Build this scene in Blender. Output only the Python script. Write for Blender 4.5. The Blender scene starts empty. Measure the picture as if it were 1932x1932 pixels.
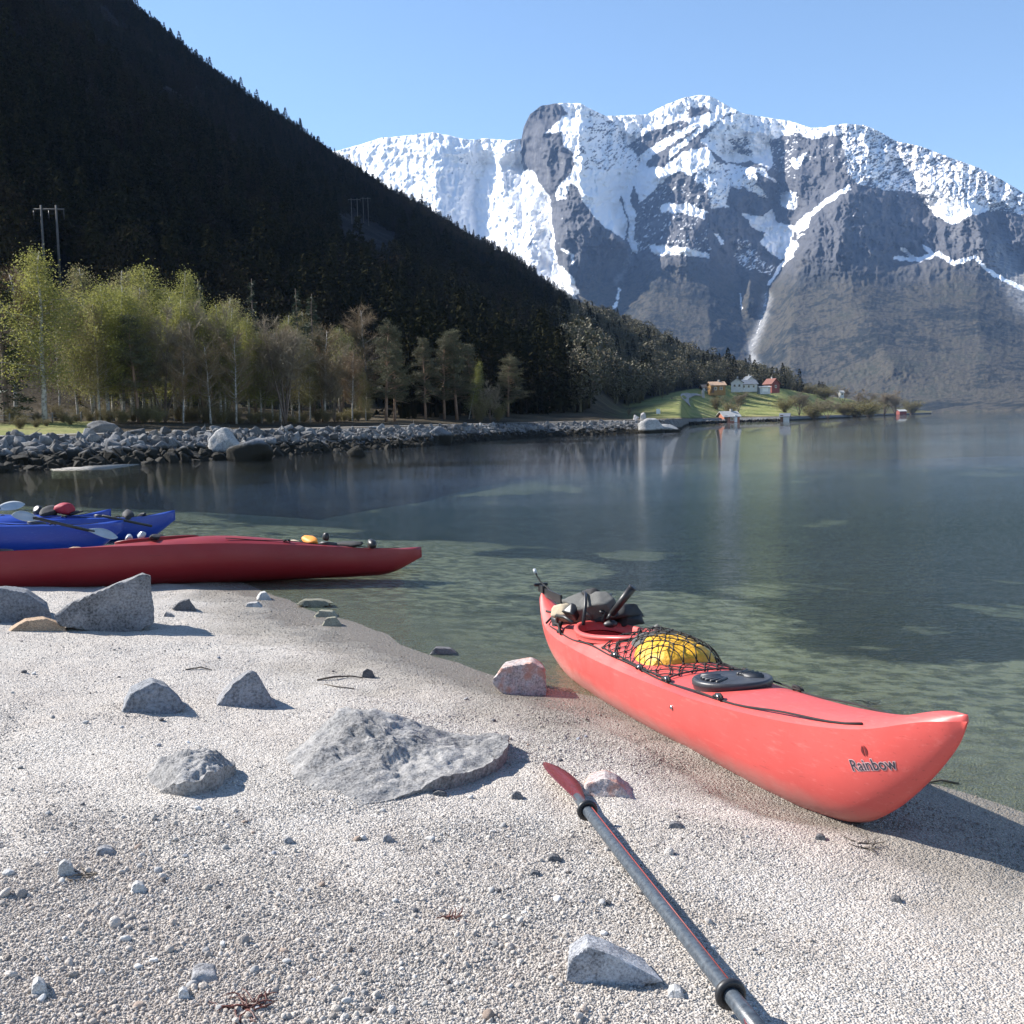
import bpy, bmesh, math, random
import numpy as np
from mathutils import Vector, Matrix
from mathutils.bvhtree import BVHTree

# ------------------------------------------------------------------ camera, sky, sun, exposure
S = bpy.context.scene
COL = S.collection
F, H = 2071.0, 1.6
_p, _r = math.radians(4.65), math.atan(.025)
_f = np.array([0, math.cos(_p), -math.sin(_p)])
_u0 = np.array([0, math.sin(_p), math.cos(_p)]); _r0 = np.array([1., 0, 0])
RT = _r0*math.cos(_r) - _u0*math.sin(_r); UP = _u0*math.cos(_r) + _r0*math.sin(_r)
EYE = np.array([0, 0, H])
cd = bpy.data.cameras.new('camera'); cam = bpy.data.objects.new('camera', cd); COL.objects.link(cam)
cd.sensor_width = 36; cd.sensor_fit = 'HORIZONTAL'; cd.lens = 36*F/1932
cd.clip_start = .05; cd.clip_end = 30000
cam.matrix_world = Matrix(((RT[0], UP[0], -_f[0], 0), (RT[1], UP[1], -_f[1], 0), (RT[2], UP[2], -_f[2], H), (0, 0, 0, 1)))
S.camera = cam

SUN_EL, SUN_AZ = math.radians(37.5), math.radians(-69)     # azimuth from +Y, clockwise positive
SDIR = Vector((math.sin(SUN_AZ)*math.cos(SUN_EL), math.cos(SUN_AZ)*math.cos(SUN_EL), math.sin(SUN_EL)))
W = bpy.data.worlds.new('World'); S.world = W; W.use_nodes = True
wn = W.node_tree; bg = wn.nodes['Background']
sk = wn.nodes.new('ShaderNodeTexSky'); sk.sky_type = 'NISHITA'; sk.sun_disc = False
sk.sun_elevation = SUN_EL; sk.sun_rotation = SUN_AZ; sk.air_density = 1.0; sk.dust_density = 0; sk.ozone_density = 3.0
wn.links.new(sk.outputs[0], bg.inputs[0]); bg.inputs[1].default_value = .092
sl = bpy.data.lights.new('sun', 'SUN'); sl.energy = 5.0; sl.angle = math.radians(.5); sl.color = (1, .95, .88)
so = bpy.data.objects.new('sun', sl); COL.objects.link(so)
so.rotation_euler = (-SDIR).to_track_quat('-Z', 'Y').to_euler()
S.view_settings.view_transform = 'Standard'; S.view_settings.look = 'None'
S.view_settings.exposure = 1.12; S.view_settings.gamma = 1.0; S.view_settings.use_curve_mapping = False
S.cycles.max_bounces = 8; S.cycles.transparent_max_bounces = 8; S.cycles.volume_bounces = 0
S.cycles.sample_clamp_indirect = 6

rnd = random.Random(7)
def ray(x, y):
    return _f + RT*(x-966)/F - UP*(y-966)/F
def gp(x, y, z=0.):
    d = ray(x, y); t = (z-H)/d[2]; return EYE + d*t
def at(x, y, D):
    d = ray(x, y); return EYE + d*D/math.hypot(d[0], d[1])
def proj(P):
    v = np.asarray(P, float) - EYE; w = v@_f
    return 966+F*(v@RT)/w, 966-F*(v@UP)/w
def azel(x, y):
    d = ray(x, y); return math.atan2(d[0], d[1]), d[2]/math.hypot(d[0], d[1])

# ------------------------------------------------------------------ noise (numpy)
def _h(i, j, s):
    n = (i.astype(np.int64)*374761393 + j.astype(np.int64)*668265263 + s*974634811) & 0xffffffff
    n = ((n ^ (n >> 13))*1274126177) & 0xffffffff
    return ((n ^ (n >> 16)) & 0xffffff)/0xffffff
def vn(x, y, s=0):
    i = np.floor(x); j = np.floor(y); a = x-i; b = y-j
    a = a*a*a*(a*(a*6-15)+10); b = b*b*b*(b*(b*6-15)+10)
    return ((_h(i, j, s)*(1-a)+_h(i+1, j, s)*a)*(1-b) + (_h(i, j+1, s)*(1-a)+_h(i+1, j+1, s)*a)*b)*2-1
def fbm(x, y, o=5, s=0, g=.5):
    r = 0; w = 1.; t = 0
    for k in range(o):
        r = r + w*vn(x*2**k+17.3*k, y*2**k-9.1*k, s+k); t += w; w *= g
    return r/t
def ridged(x, y, o=5, s=0, g=.55):
    r = 0; w = 1.; t = 0
    for k in range(o):
        r = r + w*(1-2*np.abs(vn(x*2**k+7.3*k, y*2**k-3.1*k, s+k))); t += w; w *= g
    return r/t
def ss(a, b, x):
    t = np.clip((x-a)/(b-a), 0, 1); return t*t*(3-2*t)

# ------------------------------------------------------------------ objects
def tag(o, label=None, cat=None, group=None, kind=None):
    if label: o['label'] = label
    if cat: o['category'] = cat
    if group: o['group'] = group
    if kind: o['kind'] = kind
    return o
def mesh(name, V, Fc, smooth=True):
    me = bpy.data.meshes.new(name); me.from_pydata([tuple(v) for v in V], [], [tuple(f) for f in Fc])
    if smooth: me.polygons.foreach_set('use_smooth', [True]*len(me.polygons))
    me.update(); return me
def grid_mesh(name, P):
    ny, nx = P.shape[:2]
    idx = np.arange(ny*nx).reshape(ny, nx)
    q = np.stack([idx[:-1, :-1], idx[:-1, 1:], idx[1:, 1:], idx[1:, :-1]], -1).reshape(-1, 4)
    me = bpy.data.meshes.new(name)
    me.vertices.add(ny*nx); me.vertices.foreach_set('co', P.reshape(-1).astype(np.float32))
    me.loops.add(q.size); me.loops.foreach_set('vertex_index', q.reshape(-1).astype(np.int32))
    me.polygons.add(len(q)); me.polygons.foreach_set('loop_start', (np.arange(len(q))*4).astype(np.int32))
    me.polygons.foreach_set('use_smooth', np.ones(len(q), bool))
    me.update(calc_edges=True); me.validate(); return me
def attr(me, name, a):
    t = me.attributes.new(name, 'FLOAT', 'POINT'); t.data.foreach_set('value', np.asarray(a, np.float32).reshape(-1))
def obj(name, me, m=None, parent=None, loc=None, rot=None):
    if isinstance(me, tuple): me = mesh(name, *me)
    o = bpy.data.objects.new(name, me); COL.objects.link(o)
    if m and not me.materials: me.materials.append(m)
    if parent: o.parent = parent
    if loc is not None: o.location = loc
    if rot is not None: o.rotation_euler = rot
    return o
def empty(name, loc=(0, 0, 0), rot=(0, 0, 0)):
    o = bpy.data.objects.new(name, None); COL.objects.link(o); o.location = loc; o.rotation_euler = rot
    o.empty_display_size = .2; return o
class MB:
    def __init__(s): s.V = []; s.F = []
    def add(s, V, Fc):
        n = len(s.V); s.V += [tuple(v) for v in V]; s.F += [tuple(i+n for i in f) for f in Fc]; return s
    def box(s, c, d, rz=0, taper=1):
        c = Vector(c); R = Matrix.Rotation(rz, 3, 'Z'); V = []
        for z in (-1, 1):
            k = 1 if z < 0 else taper
            for x, y in ((-1, -1), (1, -1), (1, 1), (-1, 1)): V.append(c + R @ Vector((x*d[0]/2*k, y*d[1]/2*k, z*d[2]/2)))
        return s.add(V, [(3, 2, 1, 0), (4, 5, 6, 7), (0, 1, 5, 4), (1, 2, 6, 5), (2, 3, 7, 6), (3, 0, 4, 7)])
    def tube(s, P, R, n=6, cap=True):
        P = [Vector(p) for p in P]
        if not hasattr(R, '__len__'): R = [R]*len(P)
        V = []; up = None
        for i, p in enumerate(P):
            t = (P[min(i+1, len(P)-1)] - P[max(i-1, 0)])
            if t.length < 1e-9: t = Vector((0, 0, 1))
            t.normalize()
            if up is None: up = Vector((0, 0, 1)) if abs(t.z) < .9 else Vector((1, 0, 0))
            a = t.cross(up)
            if a.length < 1e-6: a = t.orthogonal()
            a.normalize(); b = a.cross(t); up = b
            for k in range(n):
                w = 2*math.pi*k/n; V.append(p + (a*math.cos(w)+b*math.sin(w))*R[i])
        Fc = []
        for i in range(len(P)-1):
            for k in range(n):
                k2 = (k+1) % n; Fc.append((i*n+k, i*n+k2, (i+1)*n+k2, (i+1)*n+k))
        if cap: Fc += [tuple(range(n))[::-1], tuple(range((len(P)-1)*n, len(P)*n))]
        return s.add(V, Fc)
    def build(s, name, m=None, parent=None, smooth=True, **k):
        return obj(name, mesh(name, s.V, s.F, smooth), m, parent, **k)

# ------------------------------------------------------------------ materials
def M(name):
    m = bpy.data.materials.new(name); m.use_nodes = True; nt = m.node_tree
    return m, nt, nt.nodes['Principled BSDF']
class N:
    def __init__(s, nt): s.nt = nt
    def __call__(s, t, **k):
        n = s.nt.nodes.new('ShaderNode'+t)
        for a, b in k.items(): setattr(n, a, b)
        return n
    def link(s, a, b): s.nt.links.new(a, b)
    def noise(s, scale, det=6, vec=None, rough=.55, out=0):
        n = s('TexNoise'); n.inputs['Scale'].default_value = scale; n.inputs['Detail'].default_value = det; n.inputs['Roughness'].default_value = rough
        if vec is not None: s.link(vec, n.inputs['Vector'])
        return n.outputs[out]
    def vor(s, scale, vec=None, out='Distance', feat='F1'):
        n = s('TexVoronoi', feature=feat); n.inputs['Scale'].default_value = scale
        if vec is not None: s.link(vec, n.inputs['Vector'])
        return n.outputs[out]
    def ramp(s, v, *st, interp='LINEAR'):
        n = s('ValToRGB'); e = n.color_ramp; e.interpolation = interp
        while len(e.elements) < len(st): e.elements.new(.5)
        for el, (p, c) in zip(e.elements, st):
            el.position = p; el.color = (c, c, c, 1) if not hasattr(c, '__len__') else (*c, 1)
        s.link(v, n.inputs[0]); return n.outputs[0]
    def mix(s, f, a, b, mode='MIX'):
        n = s('Mix', data_type='RGBA', blend_type=mode)
        for sock, v in ((n.inputs[0], f), (n.inputs[6], a), (n.inputs[7], b)):
            if hasattr(v, 'is_linked'): s.link(v, sock)
            elif hasattr(v, '__len__'): sock.default_value = (*v, 1)
            else: sock.default_value = v
        return n.outputs[2]
    def math(s, op, a, b=0., c=False):
        n = s('Math', operation=op, use_clamp=c)
        for sock, v in ((n.inputs[0], a), (n.inputs[1], b)):
            if hasattr(v, 'is_linked'): s.link(v, sock)
            else: sock.default_value = v
        return n.outputs[0]
    def attr(s, name):
        n = s('Attribute', attribute_name=name); return n.outputs['Fac']
    def bump(s, h, strength=.5, dist=.01, normal=None):
        n = s('Bump'); n.inputs['Strength'].default_value = strength; n.inputs['Distance'].default_value = dist
        s.link(h, n.inputs['Height'])
        if normal is not None: s.link(normal, n.inputs['Normal'])
        return n.outputs[0]
    def pos(s): return s('NewGeometry').outputs['Position']
    def co(s): return s('TexCoord').outputs['Object']
    def sep(s, v, k):
        n = s('SeparateXYZ'); s.link(v, n.inputs[0]); return n.outputs[k]
    def mapv(s, v, scale=(1, 1, 1), rot=(0, 0, 0)):
        n = s('Mapping'); n.inputs['Scale'].default_value = scale; n.inputs['Rotation'].default_value = rot
        s.link(v, n.inputs[0]); return n.outputs[0]
    def rand(s): return s('ObjectInfo').outputs['Random']

def simple(name, c, rough=.5, var=.15, scale=8., bump=0., bd=.004, spec=.5, metal=0., c2=None, rand=0.):
    m, nt, b = M(name); n = N(nt); v = n.co()
    f = n.noise(scale, 5, v)
    lo = c2 if c2 else tuple(x*(1-var) for x in c); hi = c if c2 else tuple(min(1, x*(1+var)) for x in c)
    col = n.ramp(f, (.3, lo), (.7, hi))
    if rand:
        k = n.math('MULTIPLY_ADD', n.rand(), 2*rand); k.node.inputs[2].default_value = 1-rand
        g = n('CombineColor')
        for i in range(3): n.link(k, g.inputs[i])
        col = n.mix(1., col, g.outputs[0], 'MULTIPLY')
    n.link(col, b.inputs['Base Color']); b.inputs['Roughness'].default_value = rough
    b.inputs['Specular IOR Level'].default_value = spec; b.inputs['Metallic'].default_value = metal
    if bump: n.link(n.bump(n.noise(scale*6, 6, v), bump, bd), b.inputs['Normal'])
    return m
def foliage(name, cols, rough=.65, trans=.25):
    m, nt, b = M(name); n = N(nt)
    r = n.math('FRACT', n.math('ADD', n.rand(), n.attr('tint')))
    k = len(cols)-1
    col = n.ramp(r, *[(i/max(k, 1), c) for i, c in enumerate(cols)])
    n.link(col, b.inputs['Base Color']); b.inputs['Roughness'].default_value = rough; b.inputs['Specular IOR Level'].default_value = .25
    if trans:
        t = n('BsdfTranslucent'); n.link(col, t.inputs[0]); mx = n('MixShader'); mx.inputs[0].default_value = trans
        n.link(b.outputs[0], mx.inputs[1]); n.link(t.outputs[0], mx.inputs[2]); n.link(mx.outputs[0], nt.nodes['Material Output'].inputs[0])
    return m
def granite(name, c, dark, pink=None, scale=1., tide=None, lo=.35, sand=False, rand=.25):
    m, nt, b = M(name); n = N(nt); v = n.co()
    big = n.noise(3*scale, 6, v, .6); fine = n.noise(45*scale, 4, v, .7); sp = n.vor(70*scale, v, 'Color')
    col = n.ramp(big, (lo, dark), (.62, c))
    col = n.mix(.45, col, n.ramp(fine, (.36, tuple(x*.25 for x in dark)), (.5, c), (.66, tuple(min(.9, x*1.7) for x in c))), 'MIX')
    if pink: col = n.mix(n.ramp(n.noise(5*scale, 3, v), (.5, 0.), (.62, .75)), col, pink)
    k = n.math('MULTIPLY_ADD', n.rand(), 2*rand); k.node.inputs[2].default_value = 1-rand
    g = n('CombineColor')
    for i in range(3): n.link(k, g.inputs[i])
    col = n.mix(1., col, g.outputs[0], 'MULTIPLY')
    if sand:                                            # pale shell sand clinging to the flatter, upward faces
        up = n.sep(n('NewGeometry').outputs['Normal'], 2)
        f = n.math('MULTIPLY', n.math('ADD', up, n.math('MULTIPLY', n.noise(9, 6, v, .65), .6)), 1/float(sand))
        col = n.mix(n.ramp(f, (.78, 0.), (.98, .8)), col, (.50, .475, .44))
    if tide is not None:                                # weed and wet below the high-water mark
        z = n.math('ADD', n.sep(n.pos(), 2), n.math('MULTIPLY', n.noise(1.5, 4, n.pos()), -.5))
        col = n.mix(n.ramp(z, (tide, 1.), (min(tide+.22, 1), 0.)), col, (.018, .016, .011))
    n.link(col, b.inputs['Base Color']); b.inputs['Roughness'].default_value = .85; b.inputs['Specular IOR Level'].default_value = .3
    h = n.math('ADD', n.math('MULTIPLY', n.noise(14*scale, 8, v, .65), 1.), n.math('MULTIPLY', fine, .25))
    n.link(n.bump(h, .9, .03/scale), b.inputs['Normal'])
    return m
def plastic(name, c, rough=.35, scuff=(.8, .5, .45), amt=.25, dirt=None):
    m, nt, b = M(name); n = N(nt); v = n.co()
    col = n.mix(n.ramp(n.noise(2.2, 6, v), (.35, 0.), (.75, 1.)), c, tuple(x*.86 for x in c))
    sc = n.noise(6, 9, n.mapv(v, (1.2, 9, 9)), .7)
    col = n.mix(n.ramp(sc, (.56, 0.), (.72, amt)), col, scuff)
    ln = n.noise(2.2, 3, n.mapv(v, (.7, 46, 46)), .5)
    col = n.mix(n.ramp(ln, (.655, 0.), (.69, .35)), col, tuple(x*.45 for x in c))
    if dirt:
        z = n.math('ADD', n.sep(v, 2), n.math('MULTIPLY', n.noise(8, 5, v), -.10))
        col = n.mix(n.ramp(z, (0., dirt), (.09, 0.)), col, (.33, .28, .24))
    n.link(col, b.inputs['Base Color'])
    n.link(n.ramp(n.noise(5, 6, v), (.3, rough), (.8, min(1, rough+.25))), b.inputs['Roughness'])
    n.link(n.bump(n.noise(5, 7, v, .6), .12, .02), b.inputs['Normal'])
    return m

mat = {}
mat['granite'] = granite('granite', (.30, .30, .31), (.09, .09, .095), scale=1.4, lo=.4)
mat['bank'] = granite('bank_granite', (.185, .185, .185), (.05, .05, .052), scale=.5, tide=.40, rand=.5)
mat['dark_stone'] = granite('dark_stone', (.16, .16, .165), (.05, .05, .055), scale=3)
mat['pale_stone'] = granite('pale_stone', (.48, .465, .445), (.15, .15, .155), scale=1.6, sand=1.5, lo=.4)
mat['shelf'] = granite('shelf_stone', (.40, .39, .38), (.11, .11, .115), scale=1.8, lo=.42, sand=1.62)
mat['grey_blue'] = granite('grey_blue_stone', (.22, .23, .25), (.08, .085, .09), scale=1.3)
mat['brown_stone'] = granite('brown_stone', (.38, .27, .18), (.22, .15, .10), scale=2)
mat['pink_stone'] = granite('pink_granite', (.48, .42, .40), (.2, .17, .17), pink=(.42, .20, .14), scale=2)
mat['green_stone'] = granite('weedy_stone', (.27, .26, .20), (.09, .085, .06), scale=3)
mat['white_stone'] = granite('white_stone', (.56, .55, .53), (.25, .25, .25), scale=4)
mat['fin'] = granite('fin_granite', (.40, .41, .43), (.10, .105, .12), scale=3, lo=.42)
mat['salmon'] = plastic('salmon_plastic', (.60, .088, .078), .36, (.74, .26, .23), .35, dirt=.4)
mat['dark_red'] = plastic('dark_red_plastic', (.24, .010, .015), .42, (.32, .08, .09), .2)
mat['blue'] = plastic('blue_plastic', (.008, .045, .32), .28, (.15, .25, .6), .25)
mat['inner'] = simple('inner_red', (.45, .03, .03), .6)
mat['black'] = simple('black_rubber', (.018, .018, .02), .45, .3, 20)
mat['hatch'] = simple('hatch_rubber', (.035, .037, .043), .42, .3, 12, .3, .002)
mat['rope'] = simple('black_rope', (.012, .011, .012), .8, .4, 90, .8, .002)
mat['yellow'] = simple('yellow_fabric', (.75, .40, .025), .5, .2, 10, .6, .01)
mat['grey_fabric'] = simple('grey_fabric', (.10, .10, .095), .8, .3, 25, .6, .004)
mat['dark_fabric'] = simple('dark_fabric', (.022, .022, .025), .75, .4, 20, .6, .004)
mat['beige'] = simple('beige_fabric', (.42, .35, .25), .85, .3, 22, .5, .004)
mat['steel'] = simple('steel', (.6, .6, .6), .25, .1, metal=1.)
mat['carbon'] = simple('grey_blue_shaft', (.085, .105, .125), .38, .0, 60, .35, .0015, c2=(.03, .038, .05))
mat['blade_red'] = simple('red_blade', (.13, .018, .02), .35, .3)
mat['clear'] = simple('clear_blade', (.40, .43, .45), .2, .1)
mat['orange'] = simple('orange_tow_bag', (.8, .28, .03), .6, .3, 30)
mat['redcloth'] = simple('red_cloth', (.32, .02, .04), .7, .2)
mat['logo'] = simple('logo_ink', (.03, .03, .045), .5)
mat['logo_edge'] = simple('logo_edge', (.52, .34, .35), .5)
mat['stripe'] = simple('red_stripe', (.32, .05, .035), .5)
mat['kelp'] = simple('kelp', (.10, .03, .02), .45, .4, 20)
mat['wood_grey'] = simple('weathered_wood', (.19, .17, .15), .85, .3, 5)
mat['driftwood'] = simple('driftwood', (.09, .075, .06), .9, .3, 40)

# ------------------------------------------------------------------ land: beach and seabed
SH = np.array([(30, -44), (6, -.6), (1.99, 4.21), (1.76, 4.62), (.9, 5.75), (.3, 6.45), (-.25, 7.08), (-.74, 7.82), (-1.4, 8.9), (-2.15, 10.24), (-3.3, 12.2), (-4.6, 14.2), (-6.6, 16.5), (-9.5, 20), (-14, 25), (-24, 31), (-60, 36)], float)
def shore_d(x, y):
    best = np.full(x.shape, 1e9); sg = np.ones(x.shape)
    for a, b in zip(SH[:-1], SH[1:]):
        d = b-a; L2 = d@d; t = np.clip(((x-a[0])*d[0]+(y-a[1])*d[1])/L2, 0, 1)
        q = np.hypot(x-a[0]-t*d[0], y-a[1]-t*d[1]); s = np.sign(d[0]*(y-a[1])-d[1]*(x-a[0]))
        k = q < best-1e-9; best = np.where(k, q, best); sg = np.where(k, s, sg)
    return best*sg
def beach_h(x, y):
    d = shore_d(x, y)
    d = d + .12*fbm(x*.9, y*.9, 4, 3)*np.exp(-(d/2.)**2)
    land = .07*d - .0016*np.clip(d-5, 0, None)**2*np.where(d < 25, 1, 0)
    land = np.where(d > 5, .35 + .03*(1-np.exp(-(d-5)/4)), land)
    sea = -(.075*(-d) + .35*ss(4, 14, -d) + 1.2*ss(10, 40, -d) + .02*np.clip(-d-10, 0, 60))
    z = np.where(d > 0, land, sea)
    amp = np.where(d > 0, .026*ss(0, .8, d), .03*ss(0, 3, -d))
    a_ = np.array([1.486, 3.552]); u_ = np.array([-.294, .956]); q_ = (x-a_[0])*u_[0]+(y-a_[1])*u_[1]; l_ = np.abs((x-a_[0])*u_[1]-(y-a_[1])*u_[0])
    z0_ = z; z = z - .055*ss(.40, .95, q_)*ss(5, 3.2, q_)*ss(.46, .16, l_)*np.where(d > -1, 1, 0)       # the groove the dragged kayak lies in
    z = np.where(z0_ > .03, np.maximum(z, .03), z0_)
    z = z + amp*fbm(x*1.3, y*1.3, 4, 11) + .013*ss(0, .6, d)*fbm(x*4.5, y*4.5, 4, 21)
    return z
_xs = np.concatenate([np.linspace(-60, -9, 50)[:-1], np.linspace(-9, -4, 90)[:-1], np.linspace(-4, 4.2, 330), np.linspace(4.2, 12, 60)[1:], np.linspace(12, 70, 40)[1:]])
_ys = np.concatenate([np.linspace(-6, 1.5, 24)[:-1], np.linspace(1.5, 9, 330)[:-1], np.linspace(9, 22, 190)[:-1], np.linspace(22, 120, 90)])
GX, GY = np.meshgrid(_xs, _ys)
GZ = np.maximum(beach_h(GX, GY), -3.4)
m, nt, b = M('shell_sand'); n = N(nt); P = n.pos(); z = n.sep(P, 2)
v1 = n.vor(150, P, 'Color'); g1 = n('RGBToBW'); n.link(v1, g1.inputs[0])
grain = n.ramp(g1.outputs[0], (.12, (.22, .20, .175)), (.3, (.40, .365, .325)), (.75, (.50, .468, .43)), (.95, (.63, .605, .575)))
big = n.noise(1.1, 6, P, .6)
col = n.mix(n.ramp(big, (.42, 0.), (.7, .35)), grain, (.42, .355, .30))
col = n.mix(n.ramp(n.noise(4.5, 5, P), (.62, 0.), (.78, .5)), col, (.30, .28, .26))
zn = n.math('ADD', z, n.math('MULTIPLY', n.noise(2.5, 5, P), -.04))
wet = n.ramp(zn, (.0, 1.), (.022, .8), (.06, 0.))
col = n.mix(n.math('MULTIPLY', wet, .78), col, (.16, .14, .11))
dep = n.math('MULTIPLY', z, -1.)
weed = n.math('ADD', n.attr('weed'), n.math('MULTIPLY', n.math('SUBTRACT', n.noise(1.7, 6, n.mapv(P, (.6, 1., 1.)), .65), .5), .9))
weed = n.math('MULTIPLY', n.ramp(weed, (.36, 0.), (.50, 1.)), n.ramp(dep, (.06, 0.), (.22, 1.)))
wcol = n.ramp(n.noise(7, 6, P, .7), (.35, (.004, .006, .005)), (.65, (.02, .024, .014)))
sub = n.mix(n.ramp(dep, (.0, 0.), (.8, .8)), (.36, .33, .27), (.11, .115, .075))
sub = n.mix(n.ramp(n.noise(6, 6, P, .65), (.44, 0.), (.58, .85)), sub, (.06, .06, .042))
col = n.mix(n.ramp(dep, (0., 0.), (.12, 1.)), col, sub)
col = n.mix(weed, col, wcol)
n.link(col, b.inputs['Base Color'])
n.link(n.ramp(zn, (-.02, .25), (.03, .9)), b.inputs['Roughness'])
h = n.math('ADD', n.math('MULTIPLY', n.vor(130, P), -.8), n.math('MULTIPLY', n.vor(55, P), -.8))
h = n.math('ADD', h, n.math('MULTIPLY', n.noise(40, 5, P, .7), .6))
n.link(n.bump(h, .75, .012), b.inputs['Normal'])
mat['sand'] = m
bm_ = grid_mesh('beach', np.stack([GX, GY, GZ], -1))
_d = np.stack([GX, GY, GZ-H], -1); _w = np.maximum(_d@_f, .5); _px = 966+F*(_d@RT)/_w; _py = 966-F*(_d@UP)/_w
_wd = .75*fbm(GX*.5, GY*.36, 5, 55, .6)+.36*ss(-.25, -1.1, GZ)+.31
for cx, cy, rx, ry, k in ((950, 975, 200, 16, .7), (1150, 1003, 190, 20, .8), (1380, 950, 240, 20, .6), (1400, 1065, 150, 28, .7), (1620, 1150, 170, 36, .7), (1760, 1050, 190, 38, .8), (760, 1012, 130, 8, .6), (1240, 1100, 100, 12, .5), (600, 987, 90, 6, .5), (1860, 985, 170, 40, .7), (1000, 1045, 120, 10, .6), (1880, 1210, 90, 25, .6), (1640, 1328, 70, 16, .5), (480, 920, 260, 22, -.9), (900, 925, 160, 12, -.5), (1250, 1180, 120, 30, -.6), (1500, 1290, 160, 40, -.6), (1200, 1050, 60, 10, -.5)):
    _wd = _wd + 1.3*k*np.exp(-((_px-cx)/rx)**2-((_py-cy)/ry)**2)
attr(bm_, 'weed', _wd)
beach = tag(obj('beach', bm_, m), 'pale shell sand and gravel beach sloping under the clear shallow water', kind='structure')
BEACH = BVHTree.FromPolygons([v.co for v in bm_.vertices], [tuple(p.vertices) for p in bm_.polygons])
def sand_z(x, y):
    r = BEACH.ray_cast(Vector((x, y, 50)), Vector((0, 0, -1))); return r[0].z if r[0] else 0.
def on_sand(x, y):
    r = BEACH.ray_cast(Vector(EYE), Vector(ray(x, y)).normalized()); return np.array(r[0])

m, nt, b = M('seabed_mud'); n = N(nt)
n.link(n.ramp(n.noise(.05, 6, n.pos()), (.35, (.02, .03, .022)), (.7, (.06, .075, .045))), b.inputs['Base Color']); b.inputs['Roughness'].default_value = 1
tag(obj('seabed', ([(-900, -60, -3.6), (2600, -60, -3.6), (2600, 3400, -3.6), (-900, 3400, -3.6)], [(0, 1, 2, 3)]), m), 'dark weedy mud bottom of the fjord', kind='structure')

# water: clear, Fresnel mirror over what lies below
m, nt, b = M('fjord_water'); n = N(nt); nt.nodes.remove(b); P = n.pos()
y = n.sep(P, 1); xx = n.sep(P, 0)
w1 = n.noise(2.6, 5, n.mapv(P, (.42, 1.7, 1), (0, 0, .25)), .6)
w2 = n.noise(11., 4, n.mapv(P, (.55, 1.3, 1), (0, 0, .6)), .6)
w3 = n.noise(.35, 4, n.mapv(P, (.4, 1.6, 1), (0, 0, .2)), .5)
wind = n.ramp(n.noise(.03, 4, n.mapv(P, (.5, 1.6, 1))), (.35, .35), (.65, 1.))
fade = n('MapRange'); fade.inputs[1].default_value = 4; fade.inputs[2].default_value = 34; fade.inputs[3].default_value = 1; fade.inputs[4].default_value = .10
n.link(y, fade.inputs[0])
h = n.math('ADD', n.math('MULTIPLY', w1, .24), n.math('MULTIPLY', w2, .13))
h = n.math('MULTIPLY', n.math('MULTIPLY', h, wind), fade.outputs[0])
h = n.math('ADD', h, n.math('MULTIPLY', w3, .012))
bp = n.bump(h, 1., 1.)
tr = n('BsdfTransparent'); tr.inputs[0].default_value = (.74, .82, .72, 1)
gl = n('BsdfGlossy'); gl.inputs['Roughness'].default_value = .015; gl.inputs[0].default_value = (1, 1, 1, 1); n.link(bp, gl.inputs['Normal'])
dt = n('VectorMath', operation='DOT_PRODUCT'); n.link(bp, dt.inputs[0]); n.link(n('NewGeometry').outputs['Incoming'], dt.inputs[1])
fr = n.math('POWER', n.math('SUBTRACT', 1., n.math('ABSOLUTE', dt.outputs['Value']), True), 5.)       # Schlick, the same from above and below
fr = n.math('MULTIPLY_ADD', fr, .97); fr.node.inputs[2].default_value = .022
mx = n('MixShader'); n.link(fr, mx.inputs[0]); n.link(tr.outputs[0], mx.inputs[1]); n.link(gl.outputs[0], mx.inputs[2])
n.link(mx.outputs[0], nt.nodes['Material Output'].inputs[0])
mat['water'] = m
tag(obj('water', ([(-880, -50, 0), (2500, -50, 0), (2500, 3300, 0), (-880, 3300, 0)], [(0, 1, 2, 3)]), m), 'clear green fjord water reflecting hill and mountain', kind='structure')
#@@LAND
# ------------------------------------------------------------------ land: rock bank, shore flat, wooded hillside, meadow (one polar sheet)
def tab(rows, val):                       # rows of (px, py, value) -> interpolation table over azimuth
    a = sorted((azel(x, y)[0], v) for x, y, v in rows); A, B = np.array([p[0] for p in a]), np.array([p[1] for p in a])
    return lambda az: np.interp(az, A, B)
WL = [(-1400, 0, 36), (-500, 0, 42), (-150, 0, 48), (0, 890, 0), (430, 866, 0), (800, 842, 0), (1000, 826, 0), (1180, 818, 0), (1250, 816, 0), (1285, 812, 0), (1300, 802, 0), (1375, 797.5, 0), (1480, 794.6, 0), (1600, 788.5, 0), (1690, 783.2, 0), (1760, 780.5, 0)]
f_R0 = tab([(x, y if y else 800, d if d else math.hypot(*gp(x, y)[:2])) for x, y, d in WL], None)
f_R3 = tab([(-1400, 800, 120), (-400, 800, 115), (0, 800, 108), (430, 800, 122), (700, 800, 140), (900, 800, 170), (1040, 790, 200), (1120, 780, 235), (1180, 775, 290), (1290, 740, 400), (1375, 726, 470), (1480, 730, 540), (1600, 750, 760), (1690, 765, 1150), (1760, 775, 1500)], None)
f_z3 = tab([(-1400, 800, 6), (0, 800, 4.), (700, 800, 4.), (900, 795, 5), (1040, 790, 6), (1120, 780, 8)] + [(x, y, at(x, y, R)[2]) for x, y, R in ((1180, 772, 290), (1290, 738, 400), (1375, 727, 470), (1480, 733, 540), (1600, 752, 760), (1690, 768, 1150), (1760, 776, 1500))], None)
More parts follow.
